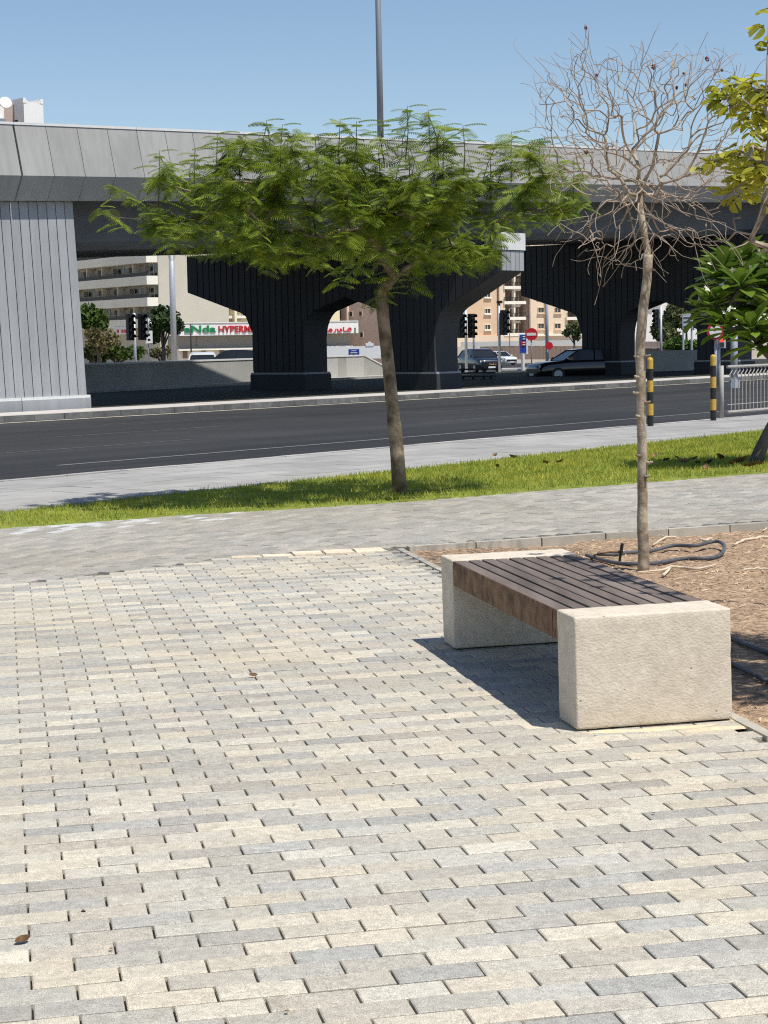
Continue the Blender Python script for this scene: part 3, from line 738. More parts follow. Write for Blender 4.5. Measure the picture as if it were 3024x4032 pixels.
# --- leafless tree in the bed
db = on(1390, 1219); YD = db[1]; db[2] = zs(db[0], db[1]) - .02
dt = empty('bare_tree', db, 'leafless pale-barked young tree in the sandy bed behind the bench', 'tree')
tp_px = [(1390, 1222), (1388, 1100), (1387, 960), (1384, 800), (1383, 740), (1390, 660), (1398, 600), (1400, 550)]
trunk = [at_depth(x, y, YD) for x, y in tp_px]; trunk[0] = db
rr = [.038, .032, .030, .0295, .031, .030, .028, .030]
tm = []
for a_, b_, ra, rb in zip(trunk, trunk[1:], rr, rr[1:]):
    for k in range(6): tm.append((a_ + (b_ - a_) * k / 6, ra + (rb - ra) * k / 6))
tm.append((trunk[-1], rr[-1]))
MB().tube([p + np.array([mnoise.noise((p[2] * 5, 0, 0)) * .006, 0, 0]) for p, _ in tm], [r * (1 + .07 * mnoise.noise((p[2] * 14, 3, 0))) for p, r in tm], 12).ob('trunk', M_barkd, dt, True)
for (x, y) in ((1373, 850), (1398, 870), (1376, 815), (1379, 985), (1403, 1000), (1397, 1030), (1379, 900), (1398, 770), (1375, 772)):   # pruning stubs
    p = at_depth(x, y, YD - .03); s_ = 1 if x > 1386 else -1
    MB().tube([p + np.array([-.02 * s_, .02, 0]), p, p + np.array([.016 * s_, -.02, .008])], [.013, .010, .007], 7).ob('branch_stub', M_barkd, dt, True)
lead = trunk + [at_depth(1388, 480, YD + .03), at_depth(1382, 420, YD + .06), at_depth(1380, 360, YD + .02)]
DO = [(1150, 210), (1200, 130), (1265, 70), (1300, 130), (1400, 110), (1480, 110), (1560, 120), (1625, 150), (1635, 270), (1610, 360), (1560, 420), (1500, 430), (1390, 440), (1280, 440), (1200, 420), (1165, 330)]
DL = [(1210, 530), (1200, 470), (1300, 430), (1480, 420), (1560, 470), (1600, 545), (1530, 560), (1460, 570), (1370, 575), (1300, 590)]
tips = []
for (x, y) in sample_poly(DO, 780) + sample_poly(DL, 170):
    half = .75 * math.sqrt(max(0.05, 1 - ((x - 1385) / 260) ** 2)); tips.append(at_depth(x, y, YD + random.uniform(-half, half)))
for (x, y) in ((1262, 50), (1120, 115), (1125, 180), (1412, 75), (1465, 140), (1560, 125), (1640, 140), (1110, 290), (1200, 520), (1205, 545), (1590, 550), (1640, 530), (1520, 600), (1440, 610), (1300, 595), (1330, 565)):
    tips.append(at_depth(x, y, YD + random.uniform(-.5, .5)))
limbs, ends, dirs = grow(lead, tips,  .0016, .41, .10, -.03, .004, maxr=.022, radial=.62, order_pt=lead[-2])
for k, (pts, rs) in enumerate(limbs):
    if k == 0: pts, rs = pts[len(trunk) - 1:], rs[len(trunk) - 1:]
    # tips curl over like old tendrils
    d = pts[-1] - pts[-2]; d = d / max(np.linalg.norm(d), 1e-6); ax = rng.normal(size=3); ax /= np.linalg.norm(ax); p = pts[-1]; pts = list(pts); rs = list(rs)
    Rm = np.array(Matrix.Rotation(random.uniform(.25, .5), 3, Vector(ax)))
    for j in range(random.choice((0, 1, 2, 2, 4))):
        d = Rm @ d; d[2] -= .05; p = p + d * .045; pts.append(p); rs.append(.0016)
    pts = spline([np.array(q_, float) for q_ in pts], 2); rs = [rs[min(i // 2, len(rs) - 1)] for i in range(len(pts))]
    MB().tube(pts, rs, 5, False).ob('branch', M_barkd if max(rs) > .008 else M_twig, dt, True)
def leafblob(n=5, l=.03):
    m_ = MB(); 
    for k in range(n):
        a_ = 2 * math.pi * k / n; m_.add([(0, 0, 0), (math.cos(a_) * l, math.sin(a_) * l, -l * .4), (math.cos(a_ + .9) * l * .9, math.sin(a_ + .9) * l * .9, -l * .9), (0, 0, -l * 1.3)], [(0, 1, 2), (1, 3, 2)])
    return m_
lb = leafblob().me('dry_pod', M_red); lb2 = leafblob(4, .028).me('dry_leaf', M_dry)
for (x, y) in ((1531, 126), (1476, 160), (1480, 185), (1465, 190), (1290, 165), (1262, 60), (1411, 145), (1560, 150), (1120, 370), (1275, 490), (1449, 500), (1268, 330), (1400, 390), (1410, 400)):
    o = bpy.data.objects.new('dry_pod' if y < 200 else 'dry_leaf', lb if y < 200 else lb2); col.objects.link(o); o.location = at_depth(x, y, YD + random.uniform(-.4, .4)); o.rotation_euler = [random.uniform(0, 6) for _ in range(3)]; o.scale = [random.uniform(.35, .7)] * 3; adopt(o, dt)

# --- broad-leaved tree reaching in from the right
bt0 = np.array([3.8, 8.4, zs(3.8, 8.4)])
bt = empty('broadleaf_tree', bt0, 'yellow-green broad-leaved tree reaching in at the right edge', 'tree')
trunk = [bt0 + [0, 0, -.03], bt0 + [.03, 0, .6], bt0 + [-.02, .04, 1.2], bt0 + [.0, .0, 1.75]]
vis_t = []
for P, n_ in (([(1540, 225), (1590, 175), (1659, 140), (1659, 260), (1600, 250)], 12), ([(1570, 250), (1659, 230), (1659, 400), (1600, 345)], 14), ([(1524, 340), (1560, 350), (1545, 375), (1522, 368)], 3), ([(1515, 395), (1600, 380), (1659, 400), (1659, 440), (1560, 440)], 3), ([(1640, 5), (1662, 0), (1662, 50), (1645, 45)], 2)):
    vis_t += [at_depth(x, y, random.uniform(10.2, 11.2)) for x, y in sample_poly(P, n_)]
bare_t = [at_depth(x, y, random.uniform(10.2, 11.0)) for x, y in ((1550, 450), (1525, 480), (1560, 520), (1590, 500), (1575, 540), (1620, 520), (1600, 470), (1640, 545), (1530, 455))]
off_t = []
while len(off_t) < 75:
    p = np.array([2.5 + random.uniform(-1, 1), 7.55 + random.uniform(-1, 1), 3.0 + random.uniform(-.6, .6)])
    e = ((p[0] - 2.5) / .95) ** 2 + ((p[1] - 7.55) / .85) ** 2 + ((p[2] - 3.0) / .6) ** 2
    px, py, _ = project(p)
    if e < 1 and (px > 1720 or py < -60): off_t.append(p)
limbs, ends, dirs = grow(trunk, vis_t + bare_t + off_t, .0035, .46, .14, .05, .012, maxr=.04)
MB().tube(trunk, [.06, .052, .048, .045], 10).ob('trunk', M_barkd, bt, True)
for k, (pts, rs) in enumerate(limbs):
    if k == 0: pts, rs = pts[len(trunk) - 1:], rs[len(trunk) - 1:]
    if len(pts) > 1: MB().tube(pts, rs, 5).ob('branch', M_barkd if max(rs) > .009 else M_twig, bt, True)
def biloba():
    V = []; n = 10
    for sgn in (-1, 1):                                  # two rounded lobes folded along the midrib
        V.append((0, 0, 0))
        for k in range(n):
            a_ = math.pi * (k / (n - 1)) - .15; V.append((.62 - .48 * math.cos(a_) * (1 if a_ < 1.6 else 1.05), sgn * (.02 + .40 * math.sin(a_)), .16 * math.sin(a_)))
    F = [tuple(range(0, n + 1)), tuple(range(n + 1, 2 * n + 2))[::-1]]
    return np.array(V), F
BLV, BLF = biloba(); bl_me = mesh('leaf', BLV, BLF, M_leafy, True)
isv = lambda e: (lambda q_: q_[0] < 1690 and q_[1] > -40)(project(e))
vm, om = [], []
bare_k = [tuple(np.round(b, 3)) for b in bare_t]
for e, d in zip(ends, dirs):
    if tuple(np.round(e, 3)) in bare_k: continue
    v_ = isv(e); d = d / max(np.linalg.norm(d), 1e-6)
    for j in range(random.randint(7, 10) if v_ else 22):
        a_ = random.uniform(0, 6.28); out = np.array([math.cos(a_), math.sin(a_), random.uniform(-1.1, .1)])
        pos = e - d * random.uniform(0, .16) + rng.normal(0, .03 if v_ else .10, 3)
        (vm if v_ else om).append(M4(frame(out, rng.normal(0, .4, 3) + [0, 0, 1]), random.uniform(.065, .10) * (1 if v_ else 1.0), pos))
V, F = joinmesh(BLV, BLF, om + vm[290:]); cr = ob('crown', mesh('crown', V, F, M_leafy, True), bt)
for A in vm[:290]:
    o = bpy.data.objects.new('leaf', bl_me); col.objects.link(o); o.matrix_basis = Matrix(A.tolist()); adopt(o, cr)

# --- plumeria behind the lawn's right end
pb0 = on(1634, 1003); YP = pb0[1]
pt = empty('plumeria', pb0, 'glossy large-leaved flowering plumeria with leaning trunk at the right edge of the lawn', 'tree')
tr = [pb0 + [-.02, 0, -.03], at_depth(1640, 978, YP), at_depth(1652, 950, YP), at_depth(1664, 925, YP + .05), at_depth(1690, 880, YP + .05), at_depth(1700, 830, YP + .1)]
MB().tube(tr, [.085, .07, .062, .058, .055, .06], 10).ob('trunk', M_barkp, pt, True)
ros = [(1542, 640, -.5), (1590, 565, .2), (1575, 690, -.7), (1640, 600, -.3), (1550, 590, .5), (1625, 690, -.8), (1655, 650, .3), (1600, 640, .4), (1640, 725, -.5), (1530, 660, .3), (1610, 545, .4), (1700, 600, -.4), (1740, 680, 0), (1720, 540, .3), (1780, 600, .4), (1760, 730, -.3), (1690, 720, -.6), (1670, 560, -.2), (1600, 600, -.6), (1565, 565, -.1)]
rp = [at_depth(x, y + 20, YP + dz) for x, y, dz in ros]
limbs, ends, dirs = grow(tr, rp, .018, .35, .10, .06, 0, maxr=.045)
for k, (pts, rs) in enumerate(limbs):
    if k == 0: pts, rs = pts[len(tr) - 1:], rs[len(tr) - 1:]
    if len(pts) > 1: MB().tube(pts, rs, 7).ob('branch', M_barkp, pt, True)
def obovate():
    V = []; F = []; n = 8
    for i in range(n + 1):
        u = i / n; wd = .19 * (math.sin(math.pi * u ** 1.5) ** .75 if 0 < u < 1 else 0) + (.012 if u < .95 else 0); z = .10 * u - .26 * u * u
        V += [(u, -wd, z + wd * .35), (u, 0, z), (u, wd, z + wd * .35)]
        if i: b = 3 * (i - 1); F += [(b, b + 3, b + 4, b + 1), (b + 1, b + 4, b + 5, b + 2)]
    return np.array(V), F
OV, OF = obovate(); pl_me = mesh('leaf', OV, OF, M_leafp, True)
fl = MB()
for k in range(5):
    a_ = k * 2 * math.pi / 5; c, s_ = math.cos(a_), math.sin(a_)
    fl.add([(0, 0, 0), (c * .02 - s_ * .012, s_ * .02 + c * .012, .010), (c * .042, s_ * .042, .004), (c * .02 + s_ * .012, s_ * .02 - c * .012, .006)], [(0, 1, 2, 3)])
fl_me = fl.me('flower', M_petal); cr = ob('crown', MB().tube([rp[0], rp[0] + [0, 0, .06]], .02, 6).me('crown', M_barkp), pt)
nl = 0
for e, d in zip(ends, dirs):
    for j in range(19):
        a_ = j * 2.4 + random.uniform(-.2, .2); u = j / 19; el = -.25 + 1.25 * u + random.uniform(-.12, .12)
        out = np.array([math.cos(a_) * math.cos(el), math.sin(a_) * math.cos(el), math.sin(el)])
        o = bpy.data.objects.new('leaf', pl_me); col.objects.link(o); o.matrix_basis = Matrix(M4(frame(out), random.uniform(.27, .42), e + np.array([0, 0, .06 * u - .04])).tolist()); adopt(o, cr); nl += 1
    if random.random() < .6:
        for j in range(random.randint(3, 5)):
            p = e + np.array([random.uniform(-.10, .10), -random.uniform(.02, .14), .14 + random.uniform(0, .08)])
            o = bpy.data.objects.new('flower', fl_me); col.objects.link(o); o.location = p; o.rotation_euler = (random.uniform(.6, 1.4), random.uniform(-.5, .5), random.uniform(0, 6)); adopt(o, cr)

# ------------------------------------------------------------------ THINGS IN THE BED, ON THE LAWN AND ON THE PAVING
def zo(zx, zy): return ((2300 + zx * .4364) / KX, (2000 + zy * .4364) / KX)
def lay(pts, lift=.01):
    out = []
    for zx, zy in pts:
        p = on(*zo(zx, zy), zf=lambda x, y: zs(x, y)); out.append(p + np.array([0, 0, lift]))
    return out
hp = lay([(20, 450), (150, 485), (300, 522), (450, 530), (620, 525), (760, 505), (900, 482), (1080, 480), (1200, 462), (1258, 432), (1262, 400), (1215, 372), (1150, 366), (1000, 378), (800, 392), (600, 408), (430, 424), (250, 442), (120, 440)], .018)
for i in range(9, 15): hp[i][2] += .035 * math.sin(math.pi * (i - 8) / 7)
tag(MB().tube(spline(hp), .0125, 8).ob('irrigation_hose', M_hose, sm=True), 'black irrigation hose looped around the foot of the leafless tree', 'hose')
for pts, lb_ in (([(1290, 1190), (1375, 1225), (1480, 1270), (1659, 1325), (1800, 1370)], 'upper of two grey hoses in the shade right of the bench'), ([(1290, 1420), (1375, 1460), (1500, 1520), (1659, 1600), (1800, 1660)], 'lower of two grey hoses in the shade right of the bench')):
    tag(MB().tube(spline(lay(pts, .016)), .0105, 7).ob('irrigation_hose', M_hose, sm=True), lb_, 'hose')
sp = lay([(318, 505)])[0]; spk = empty('sprinkler_stake', sp, 'black upright sprinkler stake beside the leafless tree trunk', 'sprinkler')
top = at_depth(*zo(345, 318), sp[1]); dv3 = top - sp
MB().tube([sp - dv3 * .1, sp + dv3 * .55], .0085, 8).ob('stake', M_black, spk); MB().tube([sp + dv3 * .5, sp + dv3 * .62, sp + dv3 * .64, sp + dv3 * .97, sp + dv3], [.013, .013, .0105, .0105, .007], 8).ob('riser', M_black, spk)
cn = at_depth(*zo(310, 397), sp[1]); MB().tube(spline([cn, at_depth(*zo(220, 398), sp[1]), at_depth(*zo(140, 415), sp[1] + .02), lay([(75, 462)])[0], lay([(30, 480)], -.01)[0]]), .006, 7).ob('feed_tube', M_dry, spk, True)
MB().tube([cn, sp + dv3 * .57], .009, 8).ob('connector', M_black, spk)
TW = [([(620, 332), (720, 290), (830, 276)], .012, 'pale curved twig on the sand just right of the bare trunk'), ([(1040, 312), (1100, 296), (1160, 292)], .013, 'short thick pale stick lying above the hose loop'),
      ([(1345, 347), (1480, 300), (1659, 268), (1760, 255)], .014, 'long pale branch lying on the sand at the right edge'), ([(1430, 587), (1560, 570), (1720, 566)], .010, 'thin straight pale stick at the right edge below the hose loop'), ([(1610, 217), (1659, 192), (1720, 170)], .010, 'small pale stick at the right edge close to the footpath kerb')]
for pts, r_, lb_ in TW:
    P = spline(lay(pts, .014)); n_ = len(P); tag(MB().tube([p + rng.normal(0, .003, 3) for p in P], [r_ * .62 * (.55 + .6 * math.sin(math.pi * min(.15 + .8 * i / n_, 1))) for i in range(n_)], 6).ob('twig', M_stick, sm=True), lb_, 'twig')
fk = empty('forked_twig', lay([(760, 560)])[0], 'forked pale branch on the sand in front of the hose loop', 'twig')
P = spline(lay([(480, 602), (620, 592), (720, 580), (790, 552), (880, 560), (1000, 572), (1100, 556), (1190, 532)], .016)); MB().tube(P, [.004 + .005 * math.sin(math.pi * i / len(P)) for i in range(len(P))], 6).ob('stem', M_stick, fk, True)
P = lay([(715, 632), (760, 590), (785, 556)], .018); MB().tube(P, [.010, .009, .006], 6).ob('side_shoot', M_stick, fk, True)
# fallen leaves
def dryleaf(l=.09, curl=.4):
    V = []; F = []
    for i in range(7):
        u = i / 6; wd = .28 * math.sin(math.pi * u) ** .8; z = curl * .3 * (2 * u - 1) ** 2
        V += [(u * l - l / 2, -wd * l, (z + wd * curl) * l), (u * l - l / 2, 0, z * l), (u * l - l / 2, wd * l, (z + wd * curl * .8) * l)]
        if i: b = 3 * (i - 1); F += [(b, b + 3, b + 4, b + 1), (b + 1, b + 4, b + 5, b + 2)]
    return mesh('dry_leaf', V, F, M_dry, True)
dl = dryleaf(); dls = [dl, dryleaf(.11, .8), dryleaf(.08, .6)]
M_dry2 = mat('dry_leaf_pale', (.52, .38, .18), .9, .3, 15)
for (x, y, s_) in ((1440, 1003, 2.0), (1462, 998, 1.6), (1478, 1008, 1.8), (1500, 1001, 2.1), (1508, 1009, 1.6), (1532, 1010, 1.8), (1555, 1000, 2.4), (1580, 1012, 1.5), (1600, 1008, 2.6), (1622, 1016, 2.6), (1640, 1012, 2.2), (1432, 988, 1.5), (1070, 993, 1.5), (1108, 997, 1.8), (1210, 1007, 1.5), (1180, 1010, 1.4), (1525, 1022, 1.5), (1075, 1017, 1.2), (1415, 995, 1.4)):
    p = on(x, y); o = ob('dry_leaf', random.choice(dls), label='curled brown fallen leaf on the lawn left of the plumeria trunk' if x > 1400 else 'small dark fallen leaf on the lawn between the two nearest trees', cat='leaf', group='leaves fallen on the lawn by the plumeria' if x > 1400 else 'sparse leaves on the middle of the lawn')
    o.location = p + [0, 0, .045]; o.scale = [s_ * .72] * 3; o.rotation_euler = (random.uniform(-.5, .5), random.uniform(-.4, .4), random.uniform(0, 6.28))
for x, y, s_, lb_ in ((48, 2036, .42, 'curled dark brown dry leaf on the paving at lower left'), (180, 1970, .26, 'tiny brown dry leaf on the paving above the curled one'), (548, 1462, .42, 'thin brown seed pod on the paving left of the bench'), (1062, 1400, .34, 'dry leaf against the far bench support in the shade')):
    p = on(x, y); o = ob('dry_leaf', dls[1] if s_ > .4 else dls[0], label=lb_, cat='leaf'); o.location = p + [0, 0, .003]; o.scale = [s_ * 1.0] * 3; o.rotation_euler = (random.uniform(-.6, .6), random.uniform(-.4, .4), random.uniform(0, 6))
for x, y in ((850, 1697), (240, 2055), (635, 1742), (1412, 1760), (1590, 1690), (620, 2190), (60, 1190), (250, 1235), (690, 1180)):
    p = on(x, y); o = ob('litter_chip', dls[0], label='tiny reddish chip of plant litter on the pale paving', cat='litter', group='chips of litter on the paving'); o.location = p + [0, 0, .006]; o.scale = [.14, .2, .14]; o.rotation_euler = (0, 0, random.uniform(0, 6))
# sand washed out around the near bench support
mbs = MB()
for (u0, v0, rx, ry, n_) in ((.30, -.05, .34, .035, 0), (.50, -.11, .16, .035, 1), (.62, .02, .05, .12, 2), (.1, -.03, .16, .02, 3)):
    V = [(u0, v0, .007)]; k_ = 28
    for j in range(k_):
        a_ = 2 * math.pi * j / k_; rj = 1 + .35 * mnoise.noise((math.cos(a_) * 2, math.sin(a_) * 2, n_ * 5)); V.append((u0 + rx * rj * math.cos(a_), v0 + ry * rj * math.sin(a_), -.004))
    mbs.add(V, [(0, 1 + j, 1 + (j + 1) % k_) for j in range(k_)])
o = mbs.ob('sand_spill', mat('pale_sand', (.68, .55, .37), .97, .15, 40, .5, 150), sm=True); o.matrix_basis = BM; tag(o, 'pale yellow sand washed over the joints before the bench', 'sand', kind='stuff')
# dark planting pit at the green tree's foot
pp = on(915, 1066); tag(MB().add([pp + np.array([.33 * math.cos(a_) * (1 + .15 * math.sin(3 * a_)), .16 * math.sin(a_), .022]) for a_ in np.linspace(0, 6.1, 18)] + [pp + np.array([0, 0, .005])], [(i, (i + 1) % 18, 18) for i in range(18)]).ob('soil_pit', mat('dark_soil', (.03, .022, .014), .95)), 'small dark bare soil patch at the foot of the green tree', 'soil')
# ------------------------------------------------------------------ BOLLARDS AND RAILING
def bollard(px, py, h, lb_):
    b_ = on(px, py); root = empty('bollard', b_, lb_, 'bollard', 'bollards by the kerb'); r_ = .054; n_ = 6
    for k in range(n_):
        z0, z1 = b_[2] + h * k / n_ - (.05 if k == 0 else 0), b_[2] + h * (k + 1) / n_
        top_ = (k == n_ - 1)
        P = [(0, z0), (0, z1 - (.04 if top_ else 0))]; R_ = [r_ + .0006 * (k % 2)] * 2
        if top_: P += [(0, z1 - .015), (0, z1)]; R_ += [r_ * .8, r_ * .25]
        MB().tube([(b_[0], b_[1], z) for _, z in P], R_, 24).ob('cap_band' if top_ else 'band', M_blk if k % 2 == 0 else M_yel, root)
bollard(1405, 922, 1.21, 'yellow and black banded bollard just right of the bare tree trunk')
bollard(1541, 910, 1.22, 'yellow and black banded bollard in front of the railing end')
fr = empty('pedestrian_railing', TQ(32.4, 18.16, -.13), 'grey-beige steel pedestrian railing with zigzag tops along the kerb', 'railing')
TF0, TFP = 34.45, 2.0; FZ = -.13; FHt = .98; QF = 17.93
def fp(t, z, dq=0): return TQ(t, QF + dq, FZ + z)
MB().tube([fp(32.33, -.03), fp(32.33, FHt)], .042, 12).ob('end_post', M_fence, fr, True)
bar_geo = None
tpos = [32.55] + [TF0 + k * TFP for k in range(5)]
for k, t in enumerate(tpos[1:]):
    MB().tube([fp(t, -.03), fp(t, FHt + .02)], .03, 10).ob('post', M_fence, fr, True); MB().tube([fp(t, FHt + .0), fp(t, FHt + .03), fp(t, FHt + .06)], [.045, .045, .012], 10).ob('post_cap', M_fence, fr, True)
    MB().tube([fp(t, -.01), fp(t, .02)], .07, 10).ob('foot', M_blk, fr)
for ta, tb in zip(tpos, tpos[1:]):
    for z in (.95, .10):
        MB().tube([fp(ta, z), fp(tb, z)], .028, 8).ob('rail', M_fence, fr)
    MB().tube([fp(ta, .24), fp(tb, .24)], .008, 6).ob('rail', M_fence, fr)
    nb = int(round((tb - ta) / .145)); 
    for j in range(1, nb):
        t = ta + (tb - ta) * j / nb
        MB().tube([fp(t, .10), fp(t, .60), fp(t + .01, .66), fp(t - .055, .80), fp(t + .045, .88), fp(t + .0, .95)], .0105, 6).ob('baluster', M_fence, fr)
    MB().tube([fp(tb - .18, .82), fp(tb - .05, .58), fp(tb + .0, .70)], .010, 6).ob('brace', M_fence, fr)

# ------------------------------------------------------------------ BEYOND THE OVERPASS
def zf2(x, y): return zfar(x, y)
def base_at(px, Y): 
    p = at_depth(px, 760, Y); return np.array([p[0], Y, zfar(0, Y)])
# concrete ramp wall with a sloping end
wl = base_at(150, 76.6); wr = base_at(838, 98.0)
rw = empty('ramp_wall', (wl + wr) / 2, 'low bare concrete ramp wall with a chamfered end under the overpass', 'wall')
wd_ = (wr - wl)[:2]; WL = np.hypot(*wd_); wd_ /= WL; wn = np.array([wd_[1], -wd_[0]]); WA = math.atan2(wd_[1], wd_[0])
def wpt(u, z, off): return np.array([wl[0] + wd_[0] * u + wn[0] * off, wl[1] + wd_[1] * u + wn[1] * off, z])
def wall_u(px, py):
    d = ray(px, py); P0 = wl[:2]; k = (P0 @ wn) / (d[:2] @ wn); p = d * k + np.array([0, 0, CAMH]); return (p[:2] - P0) @ wd_, p[2]
zt_ = .5 * (wall_u(300, 783)[1] + wall_u(760, 772)[1]); ze = wall_u(832, 797)[1]
brk = [0] + [wall_u(x, 780)[0] for x in (330, 548, 640, 730, 748, 787)] + [WL]
M_wallp = mat('wall_render_patch', (.50, .49, .46), .9, .05)
for i in range(len(brk) - 1):
    u0, u1 = brk[i] + .006, brk[i + 1] - .006; z1a = zt_; z1b = zt_ if i < len(brk) - 2 else ze
    V = [wpt(u, z, o_) for o_ in (0, -.3) for u, z in ((u0, -.9), (u1, -.9), (u1, z1b), (u0, z1a))]
    ob('wall_panel', mesh('wall_panel', V, [(0, 1, 2, 3), (7, 6, 5, 4), (3, 2, 6, 7), (0, 4, 5, 1), (1, 5, 6, 2), (0, 3, 7, 4)], M_wallp if i in (3, 5) else M_wallc), rw)
    V = [wpt(u, z, o_) for o_ in (.03, -.33) for u, z in ((u0, z1a + .002), (u1, z1b + .002), (u1, z1b + .07), (u0, z1a + .07))]
    ob('wall_coping', mesh('wall_coping', V, [(0, 1, 2, 3), (7, 6, 5, 4), (3, 2, 6, 7), (0, 4, 5, 1), (1, 5, 6, 2), (0, 3, 7, 4)], M_cap), rw)
for u0, u1 in ((0, WL * .5 - .01), (WL * .5, WL)):
    V = [wpt(u, z, o_) for o_ in (1.0, 0.01) for u, z in ((u0, -.9), (u1, -.9), (u1, -.32), (u0, -.32))]
    ob('wall_footing', mesh('wall_footing', V, [(0, 1, 2, 3), (7, 6, 5, 4), (3, 2, 6, 7), (0, 4, 5, 1), (1, 5, 6, 2), (0, 3, 7, 4)], M_kerb), rw)
# dark ramp wall right, between the last piers
r0 = at_depth(1300, 800, 100); rx = [at_depth(x, y, 96 + i * 1.5) for i, (x, y) in enumerate(((1306, 800), (1360, 768), (1435, 757), (1560, 755)))]
rr_ = MB(); top_ = [tuple(p) for p in rx]; bot = [(p[0], p[1], -1.0) for p in rx]; bk_ = [(p[0] + .1, p[1] + .4, p[2]) for p in rx]; bb = [(p[0] + .1, p[1] + .4, -1.0) for p in rx]
V = top_ + bot + bk_ + bb; F = []
for i in range(3): F += [(4 + i, 5 + i, 1 + i, i), (i, i + 1, 9 + i, 8 + i), (8 + i, 9 + i, 13 + i, 12 + i)]
F += [(0, 8, 12, 4), (3, 7, 15, 11)]
tag(rr_.add(V, F).ob('ramp_wall', M_wallc), 'shaded concrete ramp wall with stepped top at the right', 'wall')

# ground beyond: cross road, island, kerbs
def quadpx(name, pts, mt, dz=.0, z0=None):
    V = []
    for px, Y in pts: 
        p = base_at(px, Y); V.append((p[0], p[1], p[2] + dz))
    return kset(ob(name, mesh(name, V, [tuple(range(len(V)))], mt)))
def flat(name, x0, x1, y0, y1, mt, dz, thick=0):
    V = [(x0, y0, zfar(0, y0) + dz), (x1, y0, zfar(0, y0) + dz), (x1, y1, zfar(0, y1) + dz), (x0, y1, zfar(0, y1) + dz)]; F = [(0, 1, 2, 3)]
    if thick: V += [(a, b, c - thick) for a, b, c in V]; F += [(0, 4, 5, 1), (1, 5, 6, 2), (2, 6, 7, 3), (3, 7, 4, 0)]
    return kset(ob(name, mesh(name, V, F, mt)))
flat('cross_road', -60, 90, 62, 98.5, M_asph, -.05)
flat('far_road', -80, 120, 112, 235, M_asph, -.055)
flat('traffic_island', 3, 40, 101, 111, M_fpave, .10, .2)
flat('far_verge', 9, 60, 152, 158, M_fpave, .09, .2)

